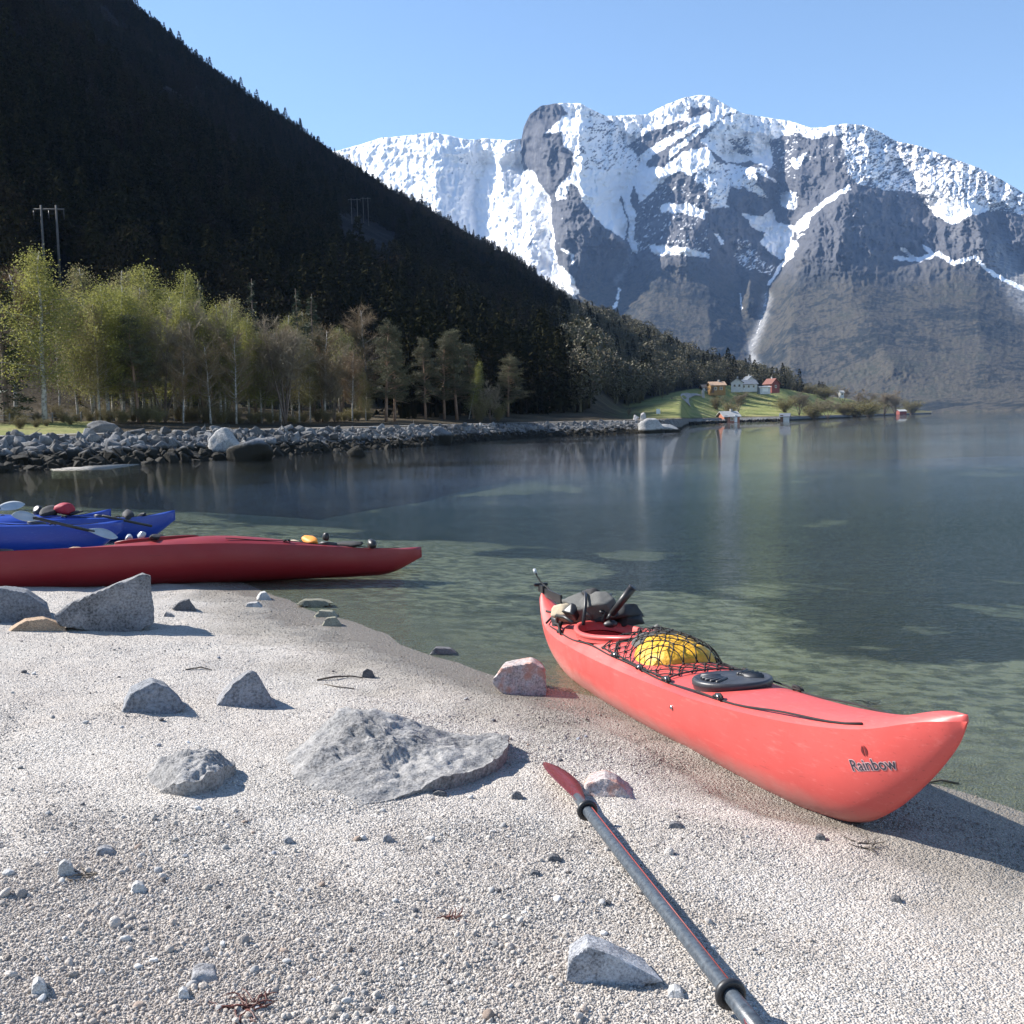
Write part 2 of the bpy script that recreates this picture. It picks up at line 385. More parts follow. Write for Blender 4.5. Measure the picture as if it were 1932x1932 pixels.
SIL = [(240, 0), (300, 50), (400, 128), (500, 195), (600, 260), (670, 305), (740, 352), (800, 382), (860, 418), (900, 445), (960, 472), (1000, 500), (1050, 540), (1090, 562), (1150, 580), (1200, 602), (1250, 624), (1300, 652), (1350, 670), (1400, 684), (1440, 697), (1480, 722), (1540, 742), (1600, 746), (1690, 764), (1760, 775)]
R4 = tab([(-1400, 0, 560), (-600, 0, 640), (0, 0, 760), (240, 0, 840), (670, 305, 920), (1090, 560, 840), (1300, 650, 690), (1375, 676, 680), (1480, 720, 660), (1600, 745, 900), (1690, 764, 1250), (1760, 775, 1560)], None)
f_t4 = tab([(-6000, 0, .12), (-1400, 0, .27), (-600, 0, .40), (-250, 0, .475), (-80, 0, .492), (0, -160, azel(0, -178)[1]+.0), (130, -70, azel(120, -77)[1])] + [(x, y, azel(x, y + 11/R4(azel(x, y)[0])*F)[1]) for x, y in SIL], None)
pxs = np.concatenate([np.linspace(-6000, -1500, 20), np.linspace(-1400, -20, 46), np.arange(0, 1764, 6)])
AZ = np.array([azel(x, 700)[0] for x in pxs]); na = len(AZ)
R0, R3, Z3, RR = f_R0(AZ), f_R3(AZ), f_z3(AZ), R4(AZ)
Z4 = H + f_t4(AZ)*RR
k = np.ones(5)/5
for q in (R3, Z3, RR):
    q[2:-2] = np.convolve(q, k, 'same')[2:-2]
far = ss(180, 420, R0)
R1 = R0 + 6.5 + 3*far; Z1 = 1.45 - .2*far; R2 = R1 + 3.6
rows = []                                                    # (R, z)
rows.append((R0-12, 0*R0-3.7)); rows.append((R0-4, 0*R0-1.2)); rows.append((R0-.8, 0*R0-.25)); rows.append((R0, 0*R0+.02))
for t in (.2, .4, .6, .8): rows.append((R0+(R1-R0)*t, Z1*t**.85))
i_road = len(rows); rows.append((R1, Z1)); rows.append((R1+.6, Z1+.08)); rows.append((R2, Z1+.1))
for t in np.linspace(0, 1, 15)[1:]:
    rows.append((R2+(R3-R2)*t, (Z1+.1)+(Z3-Z1-.1)*(t*t*.5+t*.5)))
i_foot = len(rows)-1
NT = 90
for t in np.linspace(0, 1, NT+1)[1:]:
    rows.append((R3+(RR-R3)*t, Z3+(Z4-Z3)*t**1.0))
i_ridge = len(rows)-1
for t in (.15, .35, .6, 1): rows.append((RR+500*t, Z4-(Z4*.55+20)*t**1.3))
Rg = np.stack([r[0] for r in rows]); Zg = np.stack([r[1] for r in rows])
AG = np.tile(AZ, (len(rows), 1)); LX = np.sin(AG)*Rg; LY = np.cos(AG)*Rg
tt = np.clip((np.arange(len(rows))-i_foot)/NT, 0, 1.)[:, None]
hgt = np.clip(Z4-Z3, 0, 400)[None]
mid = np.sin(np.pi*np.clip(tt, 0, 1))**.7
Zg = Zg + mid*hgt*(.055*fbm(LX/140, LY/140, 4, 31) + .022*ridged(LX/55, LY/55, 4, 41)) + ss(0, .1, tt)*hgt*.008*fbm(LX/18, LY/18, 4, 43)
inl = ss(0, 1, (np.arange(len(rows))-i_road-3)/4)[:, None]*(1-tt)
Zg = Zg + inl*.25*fbm(LX/9, LY/9, 4, 51)
LV = np.stack([LX, LY, Zg], -1)
lm = grid_mesh('hillside', LV)
woods = ss(0, .03, tt)*np.ones_like(LX)
attr(lm, 'woods', woods)
lawn = np.zeros_like(LX)
rowi = np.arange(len(rows))[:, None]; pxg = np.tile(pxs, (len(rows), 1))
lawn = np.where((rowi > i_road+2), 1., 0.)*ss(1140, 1270, pxg+50*fbm(LX/30, LY/30, 3, 66)) * (1-ss(0, .04, tt)) * (1-.75*ss(1560, 1660, pxg))  # grass fades to dark ground at left: hill shade put into the colour
lawn = np.maximum(lawn, np.where((rowi > i_road+2) & (rowi < i_road+9) & (pxg < 200), 1., 0.))
attr(lm, 'lawn', lawn)
bankm = np.where(rowi <= i_road, 1., 0.)*np.ones_like(LX); attr(lm, 'bank', bankm)
m, nt, b = M('hillside_ground'); n = N(nt); P = n.pos()
base = n.ramp(n.noise(.12, 6, P), (.3, (.035, .03, .02)), (.5, (.075, .06, .04)), (.7, (.11, .09, .06)))
wood = n.ramp(n.noise(.05, 8, P, .65), (.3, (.005, .006, .005)), (.5, (.014, .012, .011)), (.62, (.025, .023, .023)), (.75, (.012, .014, .008)))
grass = n.ramp(n.noise(.09, 7, P, .6), (.3, (.15, .17, .06)), (.5, (.22, .24, .085)), (.7, (.32, .28, .13)))
rock = n.ramp(n.noise(1.2, 6, P), (.3, (.07, .07, .07)), (.7, (.24, .24, .24)))
zz = n.math('ADD', n.sep(P, 2), n.math('MULTIPLY', n.noise(.8, 3, P), -.5))
rock = n.mix(n.ramp(zz, (.1, 1.), (.35, 0.)), rock, (.02, .018, .012))
col = n.mix(n.attr('lawn'), base, grass); col = n.mix(n.attr('woods'), col, wood); col = n.mix(n.attr('bank'), col, rock)
n.link(col, b.inputs['Base Color']); b.inputs['Roughness'].default_value = .95; b.inputs['Specular IOR Level'].default_value = .1
n.link(n.bump(n.noise(.7, 8, P, .7), .8, 1.2), b.inputs['Normal'])
hill = tag(obj('hillside', lm, m), 'steep wooded hillside in shade rising from the shore road and meadow', kind='structure')
LAND = BVHTree.FromPolygons([v.co for v in lm.vertices], [tuple(p.vertices) for p in lm.polygons])
def land_z(x, y):
    r = LAND.ray_cast(Vector((x, y, 2000)), Vector((0, 0, -1))); return r[0].z if r[0] else 0.
def on_land(px, D, py=780):
    p = at(px, py, D); return Vector((p[0], p[1], land_z(p[0], p[1])))
def pole(px, R):                                          # azimuth column px at range R
    a = azel(px, 780)[0]; return math.sin(a)*R, math.cos(a)*R

# shore road: a strip laid on the shelf above the rock bank
sel = np.where((pxs > -700) & (pxs < 1620))[0]
st = []
for kx, dz in ((0.1, .035), (.5, .06), (.95, .035)):
    Rr = R1+.6+(R2-R1-.6)*kx; st.append(np.stack([np.sin(AZ)*Rr, np.cos(AZ)*Rr, Z1+.08+.02*kx+dz], -1)[sel])
m, nt, b = M('gravel_road'); n = N(nt)
n.link(n.ramp(n.noise(1.5, 6, n.pos()), (.3, (.20, .185, .165)), (.7, (.33, .31, .28))), b.inputs['Base Color']); b.inputs['Roughness'].default_value = .9
tag(obj('road', grid_mesh('road', np.stack(st)), m), 'pale gravel road running along the shore above the rock bank', kind='structure')

# ------------------------------------------------------------------ snow mountain across the fjord
MS = [(560, 300), (640, 283), (680, 272), (720, 260), (780, 255), (815, 249), (850, 256), (885, 264), (920, 261), (960, 265), (984, 262), (988, 240), (1000, 215), (1020, 200), (1050, 195), (1095, 195), (1110, 203), (1130, 213), (1145, 219), (1180, 218), (1220, 216), (1255, 198), (1290, 185), (1320, 179), (1340, 181), (1365, 195), (1400, 214), (1450, 222), (1490, 228), (1530, 241), (1555, 240), (1590, 233), (1630, 236), (1655, 246), (1690, 266), (1740, 277), (1800, 300), (1850, 318), (1900, 345), (1932, 365), (2000, 400), (2200, 470), (2500, 560), (2800, 640)]
mx_ = np.concatenate([np.arange(600, 1960, 1.7), np.arange(1960, 2800, 8)]); my_n = 340
tv = np.linspace(0, 1, my_n)[:, None]
sil = np.interp(mx_, [p[0] for p in MS], [p[1] for p in MS]) + 1.2*fbm(mx_/9, 0*mx_, 4, 5)
hor = 821.8-.025*mx_
yb = hor-.5+.0*mx_
Yp = yb[None]*(1-tv)+sil[None]*tv; Xp = np.tile(mx_, (my_n, 1))
# protrusion field: membrane through crest and valley lines (metres towards the viewer)
CRV = [(330, [(1099, 194), (1108, 228), (1093, 254), (1089, 278), (1096, 321), (1099, 358), (1119, 408), (1149, 434), (1174, 461)]),
       (160, [(1048, 200), (1020, 240), (1030, 300), (1052, 380), (1065, 470), (1080, 560)]),
       (-130, [(1141, 219), (1174, 249), (1199, 286), (1211, 311), (1193, 341), (1171, 373), (1183, 411), (1184, 453), (1194, 475), (1178, 520), (1168, 560), (1160, 600), (1150, 640)]),
       (-330, [(980, 262), (984, 294), (981, 319), (1002, 326), (1019, 355), (1034, 375), (1040, 428), (1044, 490), (1062, 530), (1090, 565)]),
       (-40, [(800, 262), (842, 263), (819, 303), (832, 328), (811, 351), (830, 400)]), (-330, [(905, 268), (921, 299), (901, 348), (894, 383), (907, 436)]), (-150, [(872, 362), (868, 400), (855, 440)]), (-190, [(950, 290), (945, 350), (970, 420), (1010, 500)]),
       (-60, [(680, 280), (700, 330), (740, 380)]),
       (130, [(1335, 180), (1405, 214), (1363, 224), (1321, 249), (1296, 269), (1262, 300), (1236, 330)]),
       (-200, [(1475, 240), (1455, 286), (1421, 300), (1388, 306), (1350, 286)]),
       (210, [(1300, 283), (1345, 284), (1353, 306), (1321, 322), (1308, 338), (1333, 355), (1338, 378), (1328, 402), (1310, 440), (1280, 490)]),
       (-230, [(1475, 300), (1471, 361), (1462, 403), (1488, 444), (1470, 480), (1478, 494), (1462, 519), (1445, 552), (1440, 586), (1428, 619), (1416, 661), (1420, 700)]),
       (80, [(1400, 330), (1440, 322), (1450, 345)]),
       (200, [(1530, 262), (1596, 236), (1580, 278), (1593, 319), (1605, 345)]), (60, [(1505, 300), (1508, 360), (1560, 372)]),
       (290, [(1605, 364), (1560, 392), (1530, 440), (1510, 500), (1500, 560), (1490, 640), (1490, 720)]), (330, [(1605, 364), (1590, 420), (1582, 486), (1600, 540), (1640, 610), (1690, 700)]),
       (-120, [(1690, 300), (1735, 372), (1765, 430), (1775, 470), (1700, 492)]), (90, [(1752, 345), (1830, 395), (1852, 440), (1850, 480)]), (-90, [(1880, 400), (1900, 470), (1932, 540), (2000, 580)]),
       (110, [(1660, 500), (1760, 520), (1840, 540), (1850, 640), (1860, 720)]), (-60, [(1905, 560), (1932, 640), (1940, 720)]),
       (150, [(1262, 500), (1235, 540), (1220, 600), (1230, 690)]), (-170, [(1390, 470), (1398, 560), (1402, 640), (1405, 700)]), (120, [(1330, 500), (1330, 560), (1340, 640)]), (60, [(1412, 530), (1415, 580)]), (0, [(2050, 450), (2100, 700)]), (100, [(2300, 520), (2350, 720)])]
cw, x0c, y0c = 6., 590., 160.; ncx, ncy = 372, 112
Pc = np.zeros((ncy, ncx)); fix = np.zeros((ncy, ncx), bool)
for val, pl in CRV:
    for a, c in zip(pl[:-1], pl[1:]):
        for t in np.linspace(0, 1, 40):
            i = int((a[0]+(c[0]-a[0])*t-x0c)/cw); j = int((a[1]+(c[1]-a[1])*t-y0c)/cw)
            if 0 <= i < ncx and 0 <= j < ncy: Pc[j, i] = val; fix[j, i] = True
fv = Pc.copy()
for it in range(700):
    q = np.pad(Pc, 1, mode='edge'); Pc = np.where(fix, fv, .25*(q[:-2, 1:-1]+q[2:, 1:-1]+q[1:-1, :-2]+q[1:-1, 2:]))
for it in range(2):
    q = np.pad(Pc, 1, mode='edge'); Pc = .5*Pc+.125*(q[:-2, 1:-1]+q[2:, 1:-1]+q[1:-1, :-2]+q[1:-1, 2:])
def samp(G, X, Y, cw, x0, y0):
    u = np.clip((X-x0)/cw-.5, 0, G.shape[1]-1.001); v = np.clip((Y-y0)/cw-.5, 0, G.shape[0]-1.001); i = u.astype(int); j = v.astype(int); a = u-i; b = v-j
    return (G[j, i]*(1-a)+G[j, i+1]*a)*(1-b)+(G[j+1, i]*(1-a)+G[j+1, i+1]*a)*b
wx = Xp+7*fbm(Xp/22, Yp/22, 4, 61); wy = Yp+7*fbm(Xp/22, Yp/22, 4, 71)
prot = samp(Pc, wx, wy, cw, x0c, y0c)
foot = np.interp(mx_, [600, 1400, 1700, 1932, 2800], [2700, 2600, 2350, 2200, 2000])
top = np.interp(mx_, [600, 985, 1330, 1932, 2800], [5200, 4700, 5000, 4300, 3600])
low = 1-ss(470, 560, Yp)
D = foot[None]+(top-foot)[None]*tv**.85
D = D - prot*ss(0, .2, tv)*(.55+.45*low)*np.clip(1.4-1.1*ss(.85, 1, tv), .5, 1)
rug = (.4+.6*ss(985, 1040, wx))*60*ridged(wx/30, wy/44, 6, 81) + 24*ridged(wx/11, wy/15, 4, 91)
D = D - rug*ss(.0, .15, tv)*(.05+.95*low) - 5*fbm(Xp/5, Yp/5, 3, 95)*(1-.55*low)*ss(0, .06, tv) - (1-low)*4*fbm(Xp/13, Yp/10, 3, 97)*ss(0, .1, tv)
dx = _f[0]+RT[0]*(Xp-966)/F-UP[0]*(Yp-966)/F; dy = _f[1]+RT[1]*(Xp-966)/F-UP[1]*(Yp-966)/F; dz = _f[2]+RT[2]*(Xp-966)/F-UP[2]*(Yp-966)/F
hl = np.hypot(dx, dy); MV = np.stack([dx/hl*D, dy/hl*D, H+dz/hl*D], -1)
MV[0, :, 2] = -5
back = MV[-1].copy(); back[:, :2] *= 1.12; back[:, 2] *= .8
MV = np.concatenate([MV, back[None]], 0)
mm = grid_mesh('mountain', MV)
def inpoly(P):
    r = np.zeros(wx2.shape, bool); n_ = len(P)
    for i in range(n_):
        (x1, y1), (x2, y2) = P[i], P[(i+1) % n_]
        if y1 == y2: continue
        r ^= ((y1 > wy2) != (y2 > wy2)) & (wx2 < (x2-x1)*(wy2-y1)/(y2-y1)+x1)
    return r
def pl_d(P):
    r = np.full(wx2.shape, 1e9)
    for a, c in zip(P[:-1], P[1:]):
        dX, dY = c[0]-a[0], c[1]-a[1]; t = np.clip(((wx2-a[0])*dX+(wy2-a[1])*dY)/(dX*dX+dY*dY), 0, 1)
        r = np.minimum(r, np.hypot(wx2-a[0]-t*dX, wy2-a[1]-t*dY))
    return r
wx2 = Xp+4*fbm(Xp/9, Yp/9, 4, 101); wy2 = Yp+4*fbm(Xp/9, Yp/9, 4, 111)
cov = np.zeros_like(Xp)
for val, P in [
 (.97, [(600, 240), (985, 200), (985, 264), (988, 294), (984, 319), (1006, 324), (1023, 353), (1038, 373), (1044, 428), (1048, 483), (1053, 500), (1075, 522), (1090, 545), (1088, 565), (1000, 620), (600, 420)]),
 (.8, [(832, 272), (905, 270), (920, 300), (905, 345), (845, 335)]), (.75, [(950, 395), (1042, 400), (1046, 480), (1000, 470)]),
 (.62, [(1095, 185), (1141, 205), (1174, 249), (1211, 311), (1193, 330), (1096, 330), (1089, 278), (1093, 254), (1108, 228)]),
 (.93, [(1096, 321), (1200, 321), (1193, 341), (1169, 374), (1183, 411), (1181, 453), (1149, 434), (1119, 408), (1099, 358)]),
 (.12, [(985, 190), (1046, 190), (1030, 225), (1050, 232), (1060, 255), (1045, 280), (1066, 300), (1085, 312), (1050, 355), (1050, 378), (1074, 347), (1090, 352), (1119, 408), (1149, 434), (1178, 458), (1200, 475), (1170, 520), (1090, 565), (1048, 483), (1038, 373), (1006, 324), (984, 319)]),
 (.96, [(1044, 185), (1100, 185), (1108, 228), (1093, 254), (1089, 278), (1096, 321), (1099, 358), (1119, 408), (1103, 385), (1088, 352), (1074, 345), (1068, 375), (1050, 380), (1047, 358), (1072, 330), (1086, 312), (1078, 285), (1062, 275), (1062, 250), (1028, 252), (1050, 230), (1070, 212)]),
 (.72, [(1141, 205), (1220, 205), (1260, 190), (1333, 165), (1405, 205), (1360, 222), (1300, 250), (1240, 290), (1213, 312), (1174, 249)]),
 (.3, [(1185, 272), (1220, 250), (1290, 225), (1302, 235), (1240, 268), (1205, 295)]), (.25, [(1290, 205), (1330, 200), (1345, 212), (1300, 222)]),
 (.06, [(1228, 302), (1270, 270), (1286, 275), (1250, 312), (1225, 320)]),
 (.96, [(1262, 285), (1345, 224), (1366, 224), (1321, 250), (1300, 268), (1262, 300)]),
 (.32, [(1195, 475), (1200, 400), (1225, 360), (1262, 325), (1303, 335), (1333, 353), (1340, 378), (1330, 399), (1345, 440), (1340, 482), (1240, 480)]),
 (.97, [(1198, 350), (1216, 311), (1250, 318), (1290, 285), (1335, 277), (1352, 305), (1321, 319), (1303, 332), (1282, 322), (1255, 338), (1230, 362), (1205, 385)]),
 (.78, [(1246, 385), (1300, 385), (1340, 400), (1332, 412), (1280, 402), (1248, 400)]), (.85, [(1225, 462), (1290, 466), (1340, 480), (1336, 488), (1285, 481), (1230, 479)]),
 (.7, [(1363, 224), (1405, 205), (1440, 240), (1455, 286), (1421, 299), (1388, 290), (1346, 286), (1321, 265)]), (.45, [(1372, 262), (1410, 258), (1422, 295), (1395, 292)]),
 (.97, [(1346, 286), (1390, 290), (1421, 297), (1420, 265), (1435, 270), (1455, 286), (1462, 305), (1450, 322), (1440, 315), (1420, 303), (1400, 308), (1370, 306)]),
 (.74, [(1405, 205), (1480, 215), (1530, 235), (1600, 222), (1660, 235), (1645, 260), (1560, 256), (1530, 262), (1500, 250), (1470, 262), (1455, 286), (1440, 240)]),
 (.33, [(1450, 262), (1500, 252), (1520, 262), (1488, 300), (1502, 340), (1462, 322), (1455, 290)]), (1, [(1489, 303), (1530, 283), (1512, 308), (1502, 322)]),
 (.66, [(1351, 306), (1440, 318), (1470, 345), (1471, 361), (1440, 375), (1400, 350), (1390, 390), (1340, 395), (1340, 378), (1333, 353), (1305, 336), (1321, 319)]),
 (.03, [(1380, 350), (1430, 370), (1457, 385), (1430, 405), (1390, 402), (1370, 385)]), (.15, [(1425, 325), (1468, 345), (1475, 382), (1450, 375), (1430, 350)]),
 (.05, [(1330, 402), (1390, 404), (1420, 435), (1448, 440), (1432, 470), (1400, 480), (1345, 470)]),
 (1, [(1471, 361), (1510, 362), (1500, 398), (1475, 390)]), (.93, [(1400, 402), (1440, 408), (1455, 392), (1465, 420), (1500, 425), (1495, 450), (1508, 462), (1495, 484), (1470, 490), (1450, 475), (1435, 455), (1445, 440), (1420, 430)]),
 (.05, [(1460, 392), (1500, 412), (1500, 422), (1468, 418)]),
 (.56, [(1580, 235), (1660, 230), (1700, 255), (1760, 270), (1850, 310), (1932, 360), (2500, 540), (2500, 600), (1932, 405), (1880, 395), (1840, 405), (1800, 420), (1760, 385), (1700, 362), (1620, 350), (1600, 330), (1590, 280)]),
 (.3, [(1500, 340), (1520, 290), (1545, 262), (1590, 280), (1600, 320), (1560, 300)]), (.1, [(1502, 325), (1530, 300), (1560, 295), (1600, 330), (1605, 350), (1560, 372), (1520, 367), (1504, 370)]),
 (.8, [(1738, 380), (1832, 375), (1860, 395), (1800, 424), (1768, 408)]), (.25, [(1640, 355), (1740, 365), (1750, 385), (1690, 372)]),
 (.92, [(1502, 426), (1528, 412), (1526, 434), (1505, 452)]), (.13, [(1500, 445), (1535, 420), (1600, 368), (1740, 385), (1772, 460), (1700, 485), (1560, 430)]),
 (.9, [(1350, 440), (1356, 440), (1367, 462), (1358, 463)]), (.45, [(1390, 452), (1410, 452), (1440, 492), (1460, 500), (1455, 520), (1400, 505), (1385, 480)])]:
    cov = np.where(inpoly(P), val, cov)
for val, wd, P in [(1, 7, [(1213, 308), (1195, 341), (1180, 367), (1186, 392), (1193, 411), (1191, 453), (1198, 472)]), (1, 5, [(1600, 354), (1570, 373), (1540, 396), (1510, 420), (1502, 432)]),
 (.9, 4, [(1690, 486), (1730, 490), (1770, 478), (1800, 497), (1840, 485), (1860, 508), (1900, 530), (1960, 560)]), (.85, 3.5, [(1700, 470), (1722, 484)]), (.85, 4, [(1745, 466), (1762, 480)]),
 (.95, 3.5, [(1495, 482), (1480, 494), (1463, 519), (1450, 536)]), (.55, 1.6, [(1446, 545), (1443, 586), (1432, 615), (1418, 655)]), (.9, 2, [(1396, 556), (1398, 582)]),
 (.95, 5, [(1053, 505), (1075, 524), (1086, 550)]), (.95, 3.5, [(1163, 572), (1156, 580)]), (.8, 3, [(1168, 546), (1164, 565)]), (.85, 2, [(1060, 470), (1082, 480), (1078, 500)])]:
    cov = np.where(pl_d(P) < wd, val, cov)
for it in range(1):
    q = np.pad(cov, 1, mode='edge'); cov = .5*cov+.125*(q[:-2, 1:-1]+q[2:, 1:-1]+q[1:-1, :-2]+q[1:-1, 2:])
thr = .5+.52*(.5*fbm(Xp/10, (Yp+.45*Xp)/5, 5, 121, .62)+.7*fbm(Xp/4.2, (Yp+.5*Xp)/2.0, 3, 131, .6))
snow = ss(-.05, .05, cov-np.clip(thr, .03, .94))
veg = ss(455, 560, Yp+22*fbm(Xp/40, Yp/25, 4, 141))*(1-.0*low)
scree = np.exp(-(pl_d([(1446, 560), (1440, 600), (1428, 630), (1414, 660), (1425, 690)])/9)**2)*.8 + np.exp(-(pl_d([(1880, 480), (1932, 560), (1990, 600)])/26)**2)*.7 + np.exp(-(pl_d([(1190, 478), (1182, 505), (1165, 530)])/6)**2)*.6
for nm, a in (('snow', snow), ('veg', veg), ('scree', np.clip(scree, 0, 1))):
    attr(mm, nm, np.concatenate([a, a[-1:]], 0))
m, nt, b = M('mountain_rock_snow'); n = N(nt); P = n.pos(); Pv = n.mapv(P, (.012, .012, .004))
rock = n.ramp(n.noise(1., 8, Pv, .7), (.3, (.05, .052, .06)), (.52, (.095, .096, .105)), (.72, (.15, .15, .155)))
vegc = n.ramp(n.math('ADD', n.math('MULTIPLY', n.noise(.006, 5, P, .6), .45), n.math('MULTIPLY', n.noise(.045, 6, P, .75), .55)), (.38, (.006, .009, .009)), (.47, (.022, .024, .019)), (.53, (.074, .063, .045)), (.60, (.03, .034, .022)), (.68, (.105, .088, .067)))
scr = n.ramp(n.noise(.05, 6, P, .7), (.35, (.14, .14, .14)), (.65, (.42, .42, .42)))
col = n.mix(n.attr('veg'), rock, vegc); col = n.mix(n.attr('scree'), col, scr)
col = n.mix(n.attr('snow'), col, (.86, .87, .89))
n.link(col, b.inputs['Base Color']); b.inputs['Roughness'].default_value = .9; b.inputs['Specular IOR Level'].default_value = .15
n.link(n.bump(n.math('MULTIPLY', n.noise(.05, 9, P, .7), n.math('SUBTRACT', 1., n.math('MULTIPLY', n.attr('snow'), .8))), .7, 12), b.inputs['Normal'])
tag(obj('mountain', mm, m), 'snow-capped rock mountain with wooded lower slopes across the fjord', kind='structure')
# ------------------------------------------------------------------ trees
mat['bark_birch'] = None
m, nt, b = M('birch_bark'); n = N(nt); v = n.co()
f = n.noise(1.6, 5, n.mapv(v, (3, 3, 5)), .7)
n.link(n.ramp(f, (.38, (.10, .085, .075)), (.5, (.36, .335, .30)), (.7, (.50, .48, .44))), b.inputs['Base Color']); b.inputs['Roughness'].default_value = .8
mat['bark_birch'] = m
mat['bark_brown'] = simple('brown_bark', (.15, .11, .085), .9, .35, 2.5)
mat['bark_pine'] = simple('pine_bark', (.22, .14, .095), .9, .35, 2.)
mat['leaf_yellow'] = foliage('spring_birch_leaves', [(.20, .21, .05), (.27, .27, .07), (.17, .18, .05), (.32, .30, .10)], trans=.5)
mat['leaf_green'] = foliage('pale_birch_leaves', [(.16, .165, .06), (.21, .21, .08), (.15, .125, .07), (.25, .235, .10)], trans=.5)
mat['twig'] = foliage('bare_twigs', [(.20, .135, .075), (.28, .19, .105), (.15, .105, .06), (.28, .225, .11)], trans=0)
mat['twig_grey'] = foliage('grey_twigs', [(.19, .155, .105), (.26, .215, .145), (.15, .125, .085)], trans=0)
mat['pine'] = foliage('pine_needles', [(.075, .08, .04), (.12, .115, .06), (.055, .062, .032), (.15, .125, .075)], trans=.1)
mat['spruce'] = foliage('spruce_needles', [(.024, .04, .02), (.045, .062, .03), (.018, .03, .016), (.07, .075, .04)], trans=.05)
mat['bush'] = foliage('bush_buds', [(.15, .13, .05), (.20, .18, .07), (.11, .09, .05), (.24, .2, .10)], trans=.2)

def rv(R): return Vector((R.gauss(0, 1), R.gauss(0, 1), R.gauss(0, 1)))
class Leaves:
    def __init__(s): s.V = []; s.T = []
    def tri(s, p, size, R, d=None, thin=1.):
        a = (d if d is not None else rv(R)).normalized(); c = rv(R).cross(a)
        if c.length < 1e-6: return
        c.normalize(); s.V += [p-c*size*.5*thin, p+c*size*.5*thin, p+a*size]; s.T.append(R.random())
    def mesh(s, name):
        k = len(s.V)//3; me = bpy.data.meshes.new(name); me.from_pydata([tuple(v) for v in s.V], [], [(3*i, 3*i+1, 3*i+2) for i in range(k)])
        attr(me, 'tint', np.repeat(np.array(s.T), 3)*.55); me.update(); return me
def trunk_path(R, h, lean=.04, wob=.02, n=9):
    P = []; d = Vector((R.uniform(-lean, lean), R.uniform(-lean, lean), 1))
    for i in range(n):
        t = i/(n-1); P.append(Vector((d.x*h*t+R.uniform(-wob, wob)*h*t, d.y*h*t+R.uniform(-wob, wob)*h*t, h*t)))
    return P
def on_path(P, t):
    f = t*(len(P)-1); i = min(int(f), len(P)-2); return P[i].lerp(P[i+1], f-i)
